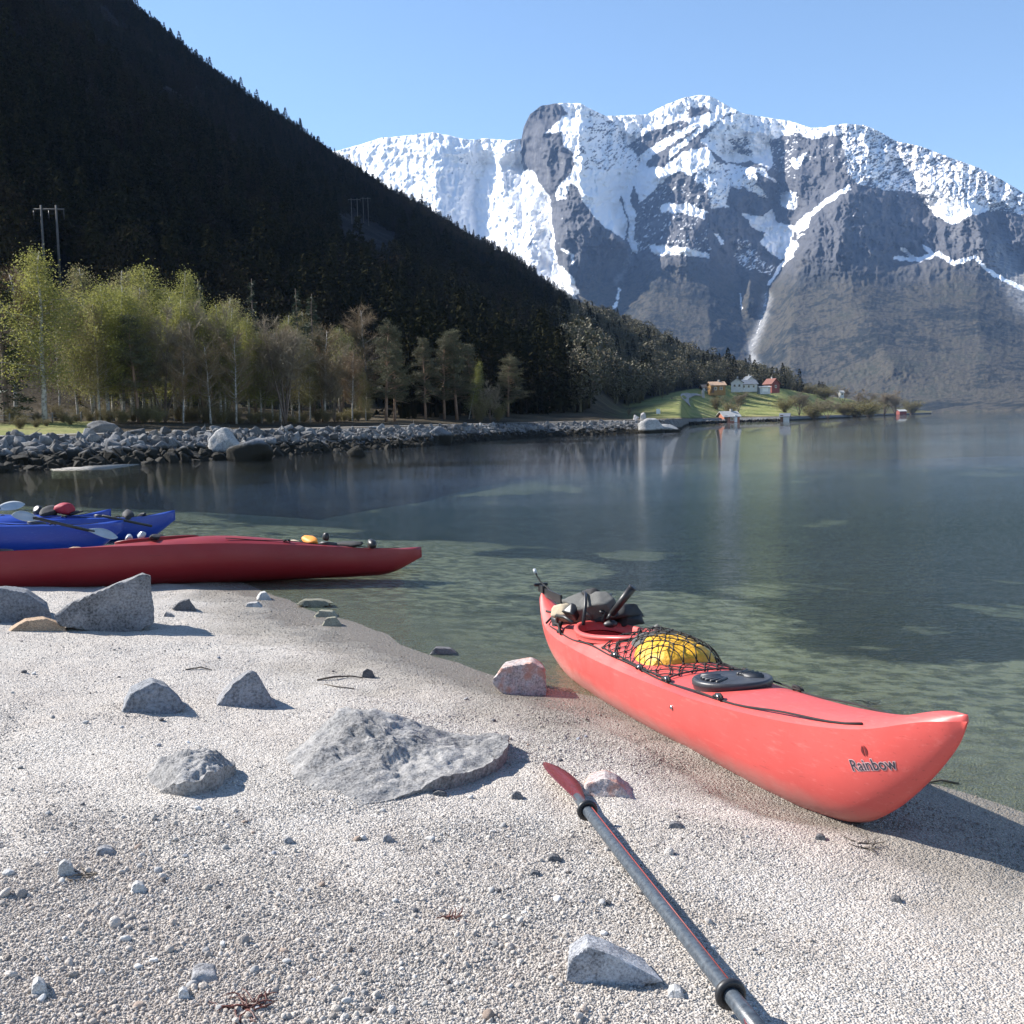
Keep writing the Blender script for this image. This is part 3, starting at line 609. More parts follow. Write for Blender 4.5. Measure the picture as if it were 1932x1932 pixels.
def tree_mesh(kind, seed):
    R = random.Random(seed); mb = MB(); L = Leaves(); h = 10.
    if kind in ('birch', 'birch_pale', 'bare', 'multi'):
        stems = 1 if kind != 'multi' else 5
        for sidx in range(stems):
            P = trunk_path(R, h*(1 if sidx == 0 else R.uniform(.7, .95)), .05 if stems == 1 else .28, .012)
            r0 = .13 if stems == 1 else .075
            mb.tube(P, [r0*(1-.9*i/8)+.008 for i in range(9)], 6)
            nb = (44 if stems == 1 else 16)
            for i in range(nb):
                t = .22+.76*(i+R.random())/nb if stems == 1 else .35+.62*(i+R.random())/nb
                o = on_path(P, t); az = R.uniform(0, 6.283)
                prof = math.sin(math.pi*min(1, ((t-.12)/.9))**.85)**.75
                ln = h*(.27 if kind in ('birch', 'birch_pale') else .25)*prof*R.uniform(.65, 1.2)*(1.18-.75*t if kind in ('birch', 'birch_pale') else 1)+.2
                el = R.uniform(.35, .85) if kind != 'multi' else R.uniform(.5, 1.05)
                d = Vector((math.cos(az)*math.cos(el), math.sin(az)*math.cos(el), math.sin(el)))
                Q = [o]; q = o.copy(); dd = d.copy()
                for s_ in range(4):
                    dd = (dd+rv(R)*.13+Vector((0, 0, -.10 if kind in ('birch', 'birch_pale') else .03))).normalized(); q = q+dd*ln/4; Q.append(q.copy())
                mb.tube(Q, [.03*(1-t*.6)*(1-.8*j/4)+.005 for j in range(5)], 3, False)
                if kind in ('birch', 'birch_pale'):
                    for j in range(int(330*prof)+70):
                        p = on_path(Q, R.uniform(.15, 1))+rv(R)*(.24+.22*prof); p.z -= abs(R.gauss(0, .22))
                        L.tri(p, R.uniform(.05, .105), R)
                for j in range(int((16 if kind in ('birch', 'birch_pale') else 80)*prof)+8):
                    p = on_path(Q, R.uniform(.2, 1)); d2 = (dd+rv(R)*.75+Vector((0, 0, -.25 if kind == 'birch' else .2)))
                    if kind in ('birch', 'birch_pale'): L.tri(p, R.uniform(.3, .6), R, d2, .035)
                    else:
                        e = d2.normalized(); ll = R.uniform(.35, .85); L.tri(p, ll, R, d2, .035)
                        for w_ in range(2): L.tri(p+e*ll*R.uniform(.3, .8), ll*.6, R, d2+rv(R)*.6, .045)
    elif kind == 'pine':
        P = trunk_path(R, h, .05, .014); mb.tube(P, [.16*(1-.85*i/8)+.012 for i in range(9)], 6)
        nb = 72
        for i in range(nb):
            t = .24+.75*(i+R.random())/nb; o = on_path(P, t); az = R.uniform(0, 6.283)
            ln = h*.235*min(1, (t-.12)/.22)*(1-max(0, t-.34)/.72)**.75*R.uniform(.6, 1.2)+.15; el = R.uniform(-.15, .45)+.5*(t-.4)
            dead = t < .38 and R.random() < .5
            d = Vector((math.cos(az)*math.cos(el), math.sin(az)*math.cos(el), math.sin(el))); Q = [o]; q = o.copy()
            for s_ in range(4): d = (d+rv(R)*.12).normalized(); q = q+d*ln/4; Q.append(q.copy())
            mb.tube(Q, [.035*(1-.8*j/4)+.005 for j in range(5)], 3, False)
            if dead: continue
            for c in range(int(6+8*ln/2)):
                cpt = on_path(Q, R.uniform(.35, 1))+rv(R)*.14; cpt.z += .08
                for j in range(26):
                    L.tri(cpt+Vector((R.gauss(0, .16), R.gauss(0, .16), R.gauss(0, .08))), R.uniform(.12, .26), R, rv(R)+Vector((0, 0, .9)), .16)
    elif kind == 'spruce':
        P = trunk_path(R, h, .015, .004); mb.tube(P, [.14*(1-.92*i/8)+.01 for i in range(9)], 6)
        nb = 95
        for i in range(nb):
            t = .06+.93*(i+R.random())/nb; o = on_path(P, t); az = R.uniform(0, 6.283); ln = (h*.175*(1-t)**.8+.12)*R.uniform(.7, 1.2)
            d = Vector((math.cos(az), math.sin(az), R.uniform(-.35, .05))).normalized(); tip = o+d*ln; tip.z += .08*ln
            mb.tube([o, o.lerp(tip, .5)+Vector((0, 0, -.05*ln)), tip], [.02, .012, .004], 3, False)
            side = d.cross(Vector((0, 0, 1))).normalized()
            for j in range(int(10+24*ln)):
                u = R.uniform(.12, 1); p = o.lerp(tip, u)+side*R.gauss(0, .13*ln*(1.15-u)+.05); p.z -= abs(R.gauss(0, .09))
                L.tri(p, R.uniform(.14, .30), R, d+rv(R)*.6+Vector((0, 0, -.35)), .33)
    elif kind == 'bush':
        for s_ in range(16):
            az = R.uniform(0, 6.283); sp = R.uniform(.1, .5); Q = [Vector((R.uniform(-.5, .5), R.uniform(-.5, .5), 0))]; d = Vector((math.cos(az)*sp, math.sin(az)*sp, 1)).normalized(); q = Q[0].copy(); ln = h*R.uniform(.6, 1.)
            for k_ in range(5): d = (d+rv(R)*.12).normalized(); q = q+d*ln/5; Q.append(q.copy())
            mb.tube(Q, [.08*(1-.8*j/5)+.01 for j in range(6)], 3, False)
            for j in range(260):
                p = on_path(Q, R.uniform(.25, 1))+rv(R)*.55
                L.tri(p, R.uniform(.5, 1.3), R, d+rv(R)*.7, .06) if R.random() < .5 else L.tri(p, R.uniform(.16, .34), R)
    return mesh(kind+'_trunk', mb.V, mb.F), L.mesh(kind+'_crown')
TM = {}
for kd, nv, bark, leaf in (('birch', 3, 'bark_birch', 'leaf_yellow'), ('birch_pale', 2, 'bark_birch', 'leaf_green'), ('bare', 3, 'bark_birch', 'twig'), ('multi', 2, 'bark_brown', 'twig_grey'), ('pine', 3, 'bark_pine', 'pine'), ('spruce', 2, 'bark_brown', 'spruce'), ('bush', 2, 'bark_brown', 'bush')):
    for i in range(nv):
        a, c = tree_mesh(kd, 100+i*7+len(kd)); a.materials.append(mat[bark]); c.materials.append(mat[leaf]); TM[kd, i] = (a, c)
NAME = {'birch': 'birch_tree', 'birch_pale': 'birch_tree', 'bare': 'bare_tree', 'multi': 'bare_tree', 'pine': 'pine_tree', 'spruce': 'spruce_tree', 'bush': 'bush'}
def closer(px, R):
    if px > 1000 or R > 170: return R
    r2 = float(np.interp(azel(px, 780)[0], AZ, R2))+3.5; return r2+(R-r2)*.55
def tree(kind, var, px, R, ytop, label, group=None, width=1., tilt=0., sink=.1):
    R = closer(px, R); x, y = pole(px, R); z = land_z(x, y)-sink
    _, yb_ = proj((x, y, z)); hh = max(1., (yb_-ytop)/F*R)
    e = empty(NAME[kind], (x, y, z), (0, tilt, rnd.uniform(0, 6.28) if not tilt else 0)); s = hh/10.; width *= 1.12 if kind != 'bush' else 1.
    e.scale = (s*width, s*width, s)
    tag(e, label, 'bush' if kind == 'bush' else 'tree', group)
    a, c = TM[kind, var]
    obj('trunk', a, None, e); obj('crown', c, None, e); return e
G1 = 'trees along the shore road'
FT = [('birch', 0, 84, 95, 503, 'tallest yellow-green birch with a white trunk at the left end of the trees', 1.05),
 ('birch', 1, 205, 100, 556, 'yellow-green birch right of the tallest birch, its white trunk half hidden', 1.05),
 ('birch', 2, 303, 118, 522, 'tall yellow-green birch behind the small dark pine', 1.1),
 ('birch_pale', 0, 428, 118, 574, 'round-topped yellow-green birch over the pair of leaning white trunks', 1.25),
 ('birch_pale', 1, 360, 110, 590, 'loose green birch just right of the small dark pine', 1.05),
 ('pine', 0, 262, 98, 612, 'small dark pine with brown lower boughs between two yellow-green birches', 1.05),
 ('bare', 0, 345, 97, 668, 'slim white-stemmed bare birch beside the small dark pine', .95),
 ('bare', 1, 397, 97, 660, 'white birch trunk leaning right at its foot under the round-topped birch', .95),
 ('bare', 2, 445, 99, 640, 'bare brown birch with the straightest white trunk in the middle of the trees', .95),
 ('multi', 0, 538, 102, 606, 'wide bare brown tree of many stems with a rounded twiggy crown', 1.15),
 ('multi', 1, 492, 106, 640, 'grey-brown bare tree crowding the left side of the rounded twiggy one', .9),
 ('bare', 1, 612, 110, 628, 'olive-brown bare birch between the rounded twiggy tree and the twin-trunked pine', 1.05),
 ('birch_pale', 1, 640, 122, 622, 'pale green birch behind the olive-brown bare one', .9),
 ('bare', 0, 664, 112, 672, 'low bare birch standing left of the twin-trunked pine', .9),
 ('pine', 1, 728, 108, 618, 'tall pine, front one of the two with pale trunks standing alone by the road', .95),
 ('pine', 2, 744, 110, 640, 'second pine close behind the tall pine with pale trunk by the road', .9),
 ('pine', 0, 803, 122, 646, 'narrow pine with a broken branch, left of the broad pine cluster', .9),
 ('pine', 1, 838, 126, 640, 'pine in the middle of the broad cluster over the big dark boulder', .95),
 ('pine', 2, 862, 124, 630, 'tallest pine of the broad cluster over the big dark boulder', 1.05),
 ('pine', 0, 893, 130, 655, 'pine on the right edge of the broad cluster, next to the leaning birch', .85),
 ('birch', 1, 884, 128, 682, 'small birch leaning right with a yellow-green top beside the pines', .55),
 ('pine', 1, 958, 150, 676, 'flat-topped shaded pine with wide level boughs beyond the cluster', 1.35),
 ('pine', 2, 1036, 158, 662, 'dark pine of layered boughs at the foot of the shaded hill', 1.0),
 ('bush', 0, 905, 112, 740, 'bare grey-brown bush behind the rock bank below the pines', 1.0),
 ('bush', 1, 940, 122, 752, 'low reddish-brown bush right of the larger bare bush on the bank', 1.1),
 ('multi', 1, 925, 118, 722, 'thin bare sapling standing up among the bank bushes', .8),
 ('multi', 0, 1186, 170, 770, 'small bare shrub alone at the edge of the shaded meadow', 1.0),
 ('spruce', 0, 388, 140, 540, 'dark pointed spruce top rising behind the bare birches', .9), ('spruce', 1, 483, 142, 536, 'slender spruce spire behind the rounded twiggy tree', .75),
 ('spruce', 0, 568, 145, 552, 'left one of two spruce spires behind the rounded twiggy tree', .8), ('spruce', 1, 592, 146, 562, 'right one of two spruce spires behind the rounded twiggy tree', .95),
 ('spruce', 0, 12, 100, 528, 'dark spruce at the left edge beside the tallest birch', 1.2), ('bare', 2, 30, 104, 545, 'grey bare birch squeezed between the edge spruce and the tallest birch', 1.1),
 ('birch_pale', 0, 180, 128, 528, 'brownish leafing birch showing above and behind the second birch', 1.), ('birch_pale', 1, 252, 132, 532, 'brownish leafing birch with a domed top left of the tall yellow-green one', 1.2), ('birch', 2, 350, 134, 528, 'yellow-green birch top behind the loose green birch', .8)]
for kd, v_, px, R, yt, lb, wd in FT:
    tree(kd, v_, px, R*1.02, yt, lb, G1, wd, .22 if 'leaning right with' in lb else 0.)
bgk = random.Random(5)
for px in list(range(120, 700, 27))+list(range(640, 1000, 30)):
    kd = bgk.choice(['spruce', 'pine', 'bare', 'bare', 'bare', 'birch_pale', 'multi']); px2 = px+bgk.uniform(-12, 12)
    R = float(np.interp(px2, [0, 700, 1000], [120, 150, 185]))*bgk.uniform(1.04, 1.2)
    tree(kd, bgk.randrange(2), px2, R, bgk.uniform(585, 640) if px2 < 700 else bgk.uniform(640, 700), 'dim tree crowded behind the front row by the shore road', 'trees crowded behind the front row', bgk.uniform(.85, 1.1))
fk = random.Random(8)
for i, px in enumerate(list(range(150, 700, 20))):
    kd = fk.choice(['birch', 'birch_pale', 'multi', 'birch_pale', 'birch', 'birch'] if px < 520 else ['bare', 'birch_pale', 'bare', 'multi', 'birch_pale', 'pine']); px2 = px+fk.uniform(-9, 9)
    yt = float(np.interp(px2, [120, 300, 430, 560, 700], [575, 560, 590, 615, 680]))+fk.uniform(-12, 45)
    tree(kd, fk.randrange(2), px2, float(np.interp(px2, [0, 700], [99, 113]))*fk.uniform(.97, 1.08), yt, 'slender tree filling the thick belt of trees by the shore road', 'trees filling the belt by the shore road', fk.uniform(.75, .95))
for px in range(20, 700, 13):
    pq = px+bgk.uniform(-8, 8); x, y = pole(pq, closer(pq, float(np.interp(px, [0, 700], [96, 120]))*bgk.uniform(.90, 1.08))); kd = 'bush'
    e = empty('bush', (x, y, land_z(x, y)-.1), (0, 0, bgk.uniform(0, 6))); s = bgk.uniform(.07, .19); e.scale = (s*1.3, s*1.3, s)
    tag(e, 'low scrubby undergrowth bush at the foot of the shore trees', 'bush', 'undergrowth bushes below the shore trees')
    a, c = TM['bush', bgk.randrange(2)]; obj('trunk', a, None, e); obj('crown', c, None, e)

# wood covering the hillside: far too many to count, one stuff object
def proto(kind, seed):
    R = random.Random(seed); L = Leaves(); h = 10.
    if kind == 'con':
        for i in range(330):
            t = R.random()**.8; z = .6+9.2*t; r = 1.65*(1-t)**.85+.1; a = R.uniform(0, 6.283); q = r*R.uniform(.45, 1)
            L.tri(Vector((math.cos(a)*q, math.sin(a)*q, z+.2)), R.uniform(.4, .8)*(1.1-.5*t), R, Vector((math.cos(a)*.8, math.sin(a)*.8, -.6))+rv(R)*.45, .7)
    else:
        for i in range(400):
            p = rv(R).normalized()*R.uniform(.5, 1)**.5; p = Vector((p.x*2.2, p.y*2.2, 5.6+p.z*3.6)); p += rv(R)*.25
            L.tri(p, R.uniform(.3, .7), R, None, .6)
        for i in range(5): L.tri(Vector((R.uniform(-.2, .2), R.uniform(-.2, .2), 0)), 6, R, Vector((R.uniform(-.1, .1), R.uniform(-.1, .1), 1)), .06)
    return L.mesh(kind)
mat['far_con'] = foliage('shade_toned_conifers', [(.012, .014, .0075), (.02, .021, .011), (.027, .026, .014), (.010, .012, .007)], trans=0)  # conifers darkened: the hill's shade is put into the colour
mat['far_dec'] = foliage('shade_toned_broadleaf', [(.018, .015, .012), (.026, .022, .013), (.034, .03, .016), (.018, .019, .009), (.034, .028, .023)], trans=0)  # broadleaf darkened the same way, shade held in its tones
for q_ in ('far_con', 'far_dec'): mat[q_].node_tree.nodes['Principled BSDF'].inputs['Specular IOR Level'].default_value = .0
mat['sun_dec'] = foliage('sun_toned_broadleaf', [(.06, .052, .035), (.085, .08, .038), (.11, .095, .06), (.055, .06, .028), (.12, .10, .08)], trans=0)  # lighter copy of the broadleaf: sunlight on the right end put into the colour
PR = []
for i in range(3): me = proto('con', i); me.materials.append(mat['far_con']); PR.append(me)
for i in range(3): me = proto('dec', 10+i); me.materials.append(mat['far_dec']); PR.append(me)
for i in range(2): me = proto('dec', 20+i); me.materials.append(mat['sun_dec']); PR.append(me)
def scatter(name, pts, scl, rot, idx, protos, label, tilt=None):
    """one stuff object: points of a mesh, each standing for one small copy of a prototype mesh"""
    me = bpy.data.meshes.new(name); k = len(pts); me.vertices.add(k); me.vertices.foreach_set('co', np.asarray(pts, np.float32).reshape(-1))
    for nm, tp, a, key in (('scl', 'FLOAT_VECTOR', scl, 'vector'), ('rot', 'FLOAT_VECTOR', rot, 'vector'), ('idx', 'INT', idx, 'value')):
        t = me.attributes.new(nm, tp, 'POINT'); t.data.foreach_set(key, np.asarray(a, np.int32 if tp == 'INT' else np.float32).reshape(-1))
    o = bpy.data.objects.new(name, me); COL.objects.link(o)
    g = bpy.data.node_groups.new(name+'_nodes', 'GeometryNodeTree'); g.interface.new_socket('Geometry', in_out='INPUT', socket_type='NodeSocketGeometry'); g.interface.new_socket('Geometry', in_out='OUTPUT', socket_type='NodeSocketGeometry')
    gi, go = g.nodes.new('NodeGroupInput'), g.nodes.new('NodeGroupOutput'); pc = bpy.data.collections.new(name+'_kinds')
    for i, q in enumerate(protos):
        pc.objects.link(bpy.data.objects.new('%s_kind_%02d' % (name, i), q))
    ci = g.nodes.new('GeometryNodeCollectionInfo'); ci.inputs[0].default_value = pc; ci.inputs['Separate Children'].default_value = True; ci.inputs['Reset Children'].default_value = True
    io = g.nodes.new('GeometryNodeInstanceOnPoints'); io.inputs['Pick Instance'].default_value = True
    def na(nm, tp):
        q = g.nodes.new('GeometryNodeInputNamedAttribute'); q.data_type = tp; q.inputs[0].default_value = nm; return q.outputs[0]
    er = g.nodes.new('FunctionNodeEulerToRotation'); L_ = g.links.new
    L_(gi.outputs[0], io.inputs['Points']); L_(ci.outputs[0], io.inputs['Instance']); L_(na('idx', 'INT'), io.inputs['Instance Index'])
    L_(na('rot', 'FLOAT_VECTOR'), er.inputs[0]); L_(er.outputs[0], io.inputs['Rotation']); L_(na('scl', 'FLOAT_VECTOR'), io.inputs['Scale']); L_(io.outputs[0], go.inputs[0])
    md = o.modifiers.new('scatter', 'NODES'); md.node_group = g
    return tag(o, label, None, None, 'stuff')
NR = np.random.default_rng(3)
# cell areas of the land sheet decide how many stand where
XR = 9
c0 = LV[i_foot-XR:i_ridge+3, :-1]; c1 = LV[i_foot-XR:i_ridge+3, 1:]
a1 = c1[:-1]-c0[:-1]; a2 = c0[1:]-c0[:-1]
area = np.abs(a1[..., 0]*a2[..., 1]-a1[..., 1]*a2[..., 0])
pw = np.where((pxs > -330) & (pxs < 1560), 1., 0.)[None, :-1]
pw = pw*np.where((np.arange(area.shape[0])[:, None] >= XR) | ((pxs[None, :-1] > 735) & (pxs[None, :-1] < 1105)), 1., 0.)*np.where((np.arange(area.shape[0])[:, None] < XR), 1.6, 1.)
wgt = area*pw/np.clip(np.hypot(c0[:-1, :, 0], c0[:-1, :, 1])/300, .5, 1.4)
nrow_ = wgt.shape[0]
pk = NR.choice(wgt.size, 26000, p=(wgt/wgt.sum()).reshape(-1)); pj, pi = pk//wgt.shape[1], pk % wgt.shape[1]
u, v = NR.random(len(pk))[:, None], NR.random(len(pk))[:, None]
pts = (c0[pj, pi]*(1-u)+c1[pj, pi]*u)*(1-v)+(c0[pj+1, pi]*(1-u)+c1[pj+1, pi]*u)*v
nz = fbm(pts[:, 0]/60, pts[:, 1]/60, 4, 7); con = (nz+NR.normal(0, .25, len(pk)) > .10)
POLES = []
for qx, qy in ((114, 530), (682, 428), (704, 428)):
    r_ = LAND.ray_cast(Vector(EYE), Vector(ray(qx, qy)).normalized()); POLES.append((math.atan2(r_[0].x, r_[0].y), math.hypot(r_[0].x, r_[0].y)))
pa_, pr_ = np.arctan2(pts[:, 0], pts[:, 1]), np.hypot(pts[:, 0], pts[:, 1]); clr = np.ones(len(pk), bool)
for a_, r_ in POLES: clr &= ~((np.abs(pa_-a_) < .022) & (pr_ > r_-.32*r_) & (pr_ < r_+6))
keep = clr & (fbm(pts[:, 0]/35, pts[:, 1]/35, 3, 17) > -.62) & ((pj > 1+XR) | (pxs[pi] > 700)) & ((pj > 12+XR) | (pxs[pi] > -30))
sz = np.where(con, NR.uniform(.75, 1.35, len(pk)), NR.uniform(.55, 1.0, len(pk)))*np.where(NR.random(len(pk)) < .04, 1.3, 1)
scl = np.stack([sz*NR.uniform(.8, 1.25, len(pk)), sz*NR.uniform(.8, 1.25, len(pk)), sz], -1)
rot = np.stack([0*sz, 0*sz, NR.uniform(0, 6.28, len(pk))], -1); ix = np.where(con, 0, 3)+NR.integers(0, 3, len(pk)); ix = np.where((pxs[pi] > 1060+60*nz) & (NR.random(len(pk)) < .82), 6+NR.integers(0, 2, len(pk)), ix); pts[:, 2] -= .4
scatter('hillside_wood', pts[keep], scl[keep], rot[keep], ix[keep], PR, 'dense mixed spruce and birch wood covering the shaded hillside')
# ------------------------------------------------------------------ rock bank boulders
def rock_mesh(name, seed, sub=3, dims=(1, 1, 1), cuts=9, rough=.10, planes=None, fine=.03, dmin=.62):
    R = random.Random(seed); b = bmesh.new(); bmesh.ops.create_icosphere(b, subdivisions=sub, radius=1)
    pl = planes or [(rv(R).normalized(), R.uniform(dmin, .95)) for _ in range(cuts)]
    dv = np.array([v.co for v in b.verts]); r = np.full(len(dv), 1e3 if planes else 1.)
    for nrm, d in pl:
        c = dv@np.array(nrm); r = np.where(c > 1e-4, np.minimum(r, d/np.maximum(c, 1e-4)), r)
    X = dv*r[:, None]*(np.array(dims) if not planes else 1.)
    sc = float(np.abs(X).max()); o = seed*3.7
    def n3(k, s): return (fbm(X[:, 0]/sc*k+o, X[:, 1]/sc*k+X[:, 2]/sc*k*.7, 3, s)+fbm(X[:, 1]/sc*k-o, X[:, 2]/sc*k+X[:, 0]/sc*k*.6, 3, s+9))*.5
    g = 1 + rough*n3(2.2, seed % 50) + fine*n3(7., seed % 50+3) + fine*.5*n3(17, seed % 50+5)
    X = X*g[:, None]
    for v, p in zip(b.verts, X): v.co = p
    me = bpy.data.meshes.new(name); b.to_mesh(me); b.free(); me.polygons.foreach_set('use_smooth', [True]*len(me.polygons)); return me
BK = []; RB0 = random.Random(77)
for i in range(14):                                      # broken blocks: hulls of random corners, hard edges
    b_ = bmesh.new(); dm = (1, RB0.uniform(.55, .95), RB0.uniform(.45, .85))
    for k in range(RB0.randint(9, 15)):
        p = rv(RB0).normalized()*RB0.uniform(.82, 1.05); b_.verts.new((p.x*dm[0], p.y*dm[1], p.z*dm[2]))
    r_ = bmesh.ops.convex_hull(b_, input=b_.verts); bmesh.ops.delete(b_, geom=[v for v in b_.verts if not v.link_faces], context='VERTS')
    bmesh.ops.bevel(b_, geom=list(b_.edges), offset=.06, segments=1, affect='EDGES')
    me = bpy.data.meshes.new('boulder_%d' % i); b_.to_mesh(me); b_.free(); me.materials.append(mat['bank']); BK.append(me)
RB = random.Random(9)
def bank_pt(px, t):                       # t 0 waterline .. 1 top of the bank
    a = azel(px, 780)[0]; r0, r1 = float(np.interp(a, AZ, R0)), float(np.interp(a, AZ, R1)); R = r0+(r1-r0)*t
    x, y = math.sin(a)*R, math.cos(a)*R; return x, y, land_z(x, y), R
cand = []
for k_ in range(4200):
    px = RB.uniform(-60, 1260)**1.0; t = RB.uniform(-.12, .98); s = (.17+.5*RB.random()**3.2)*(1.0 if px < 650 else .95)
    x, y, z, R = bank_pt(px, t)
    cand.append((s/R, px, t, s, x, y, z))
cand.sort(reverse=True); nb_ = 0; small = []
for q in cand:
    _, px, t, s, x, y, z = q
    if nb_ < 260 and -20 < px:
        o = obj('boulder', RB.choice(BK), None, None, (x, y, z+s*RB.uniform(-.15, .2)), (RB.uniform(-1.2, 1.2), RB.uniform(-1.2, 1.2), RB.uniform(0, 6.28))); o.scale = (s, s, s)
        tag(o, 'grey granite boulder in the rock bank between the road and the water', 'boulder', 'boulders of the shore rock bank'); nb_ += 1
    else: small.append(q)
k_ = len(small)
scatter('bank_rubble', [(q[4], q[5], q[6]+q[3]*.0) for q in small], [(q[3]*.8,)*3 for q in small], [(RB.uniform(-1.5, 1.5), RB.uniform(-1.5, 1.5), RB.uniform(0, 6.28)) for q in small], [RB.randrange(14) for q in small], BK, 'smaller grey rubble filling the gaps of the shore rock bank')
mat['bank_white'] = granite('bank_white', (.37, .365, .355), (.2, .2, .2), scale=.4, tide=.05, rand=.1)
mat['bank_dark'] = granite('bank_dark', (.15, .16, .18), (.06, .065, .075), scale=.4, tide=.45, rand=.1)
def special(px, y0, y1, w, label, m_, seed, R=None, flat=.8, rz=None):
    yb_ = y1; g = gp(px, yb_) if R is None else None
    if R is None: x, y = g[0], g[1]; R = math.hypot(x, y); z = 0.
    else: x, y = pole(px, R); z = land_z(x, y)
    hh = (y1-y0)/F*R; ww = w/F*R/2
    me = rock_mesh('boulder', seed, 4, (1, flat, 1), 9, .12, None, .05, .5)
    o = obj('boulder', me, m_, None, (x, y+ww*.5, z+hh*.30), (0, 0, RB.uniform(-.4, .4) if rz is None else rz)); o.scale = (ww*1.3, ww*1.1, hh*1.1)
    tag(o, label, 'boulder', 'landmark boulders along the water'); return o
special(462, 834, 867, 76, 'black wet boulder with a pale top sloping into the water at the bank foot', mat['bank_dark'], 61)
special(420, 820, 856, 50, 'pale-topped slab boulder standing behind the black wet one', mat['bank_white'], 62, 63)
special(672, 846, 861, 33, 'low dark rock alone in the water off the bank', mat['bank_dark'], 63)
special(150, 818, 848, 90, 'broad grey boulder, widest at the top of the bank on the left', mat['bank'], 64, 53)
special(162, 834, 858, 17, 'small upright white stone in front of the broad grey boulder', mat['bank_white'], 65, 50.5)
special(258, 850, 873, 42, 'rounded dark boulder at the tip of the little sand spit', mat['bank_dark'], 66)
special(200, 855, 876, 44, 'low dark flat rock left of the rounded one by the sand spit', mat['bank_dark'], 67)
special(830, 791, 812, 34, 'big dark boulder leaning on the bank in front of the pine cluster', mat['bank_dark'], 68, 88.5)
for px, y0, y1, w, lb in ((1228, 796, 817, 46, 'largest whitish boulder on the outcrop at the end of the bank'), (1185, 793, 810, 42, 'whitish rounded boulder second largest on the outcrop'), (1260, 803, 816, 40, 'flat whitish rock at the outer tip of the outcrop'), (1140, 801, 815, 30, 'whitish boulder between the outcrop and the inner dark rock'), (1102, 804, 818, 26, 'pale boulder at the near end of the outcrop row'), (1075, 803, 815, 24, 'smallest pale boulder at the near end of the outcrop row')):
    special(px, y0, y1, w, lb, mat['bank_white'], 70+px % 17)
special(1095, 811, 821, 24, 'dark wet rock in the water before the outcrop row', mat['bank_dark'], 91)
special(1213, 790, 800, 14, 'small white block perched above the outcrop, right one', mat['bank_white'], 92, 140); special(1200, 791, 799, 12, 'small white block perched above the outcrop, left one', mat['bank_white'], 93, 140)
special(185, 794, 811, 48, 'mossy grey boulder on the grass below the birches', mat['bank'], 94, 67)
# little sand spit under the bank
sp = [gp(x, y, .06) for x, y in ((70, 872), (150, 867), (240, 867), (262, 874), (200, 883), (100, 885))]
spv = [(p[0], p[1], .05 if i in (1, 2) else .01) for i, p in enumerate(sp)]+[(float(np.mean([p[0] for p in sp])), float(np.mean([p[1] for p in sp])), .07)]
lowv = [(p[0]*1.0, p[1], -.4) for p in spv[:6]]
tag(obj('sand_spit', (spv+lowv, [(i, (i+1) % 6, 6) for i in range(6)]+[(i, i+7, (i+1) % 6+7, (i+1) % 6) for i in range(6)]), mat['sand']), 'small tongue of pale sand at the foot of the rock bank', kind='structure')

# ------------------------------------------------------------------ fence, poles, sign, houses
def fence():
    e = empty('fence', (0, 0, 0)); tag(e, 'low wire fence with dark posts along the grass beside the road', 'fence')
    a, c = None, None; prev = None; pts_ = []
    for px in range(-10, 190, 27):
        x, y = pole(px, 84+px*.02); z = land_z(x, y); mb = MB().tube([(x, y, z-.1), (x+.02, y, z+.75)], .055, 5); mb.build('post', mat['wood_grey'], e); pts_.append((x, y, z))
    for hh in (.35, .62): MB().tube([(p[0], p[1], p[2]+hh) for p in pts_], .012, 3).build('wire', mat['steel'], e)
fence()
mat['pole_wood'] = simple('pole_wood', (.10, .095, .09), .9, .2, 1.5)
def hframe(px0, px1, ytop, ybase, R, label):
    e = empty('power_pole', (0, 0, 0)); tops = []
    for px in (px0, px1):
        x, y = pole(px, R); zt = at(px, ytop, R)[2]; zb_ = min(land_z(x, y)-.5, zt-12); MB().tube([(x, y, zb_), (x, y, zt)], [.16, .12], 7).build('pole', mat['pole_wood'], e); tops.append(Vector((x, y, zt)))
    d = (tops[1]-tops[0]); c = (tops[0]+tops[1])/2; c.z -= .5
    MB().tube([c-d*1.05, c+d*1.05], .10, 4).build('crossarm', mat['pole_wood'], e)
    for k_ in (-1, 0, 1):
        q = c+d*k_*1.0; MB().tube([q+Vector((0, 0, -.1)), q+Vector((0, 0, -1.2))], .05, 6).build('insulator', mat['black'], e)
    tag(e, label, 'power pole', 'power line poles on the hillside')
hframe(100, 128, 388, 530, POLES[0][1]-4, 'tall two-legged power pole above the yellow-green birches')
for i, (px0, px1, yt, lb) in enumerate(((677, 688, 374, 'left of the two short power poles far up the dark hillside'), (699, 708, 372, 'right of the two short power poles far up the dark hillside'))): hframe(px0, px1, yt, 430, POLES[1+i][1]-4, lb)
e = empty('road_sign', (0, 0, 0)); tag(e, 'small white square road sign on a thin post beyond the outcrop', 'road sign')
sx, sy = pole(1242, 175); szb = land_z(sx, sy); szt = at(1242, 772, 175)[2]
MB().tube([(sx, sy, szb-.2), (sx, sy, szt)], .05, 6).build('post', mat['steel'], e)
mat['white'] = simple('white_paint', (.78, .78, .77), .6, .05, 2); mat['sign_white'] = mat['white']
MB().box((sx, sy-.06, szt-.35), (.62, .04, .75)).build('sign_panel', mat['white'], e, False)
def wallmat(name, c): return simple(name, c, .8, .12, 1.2)
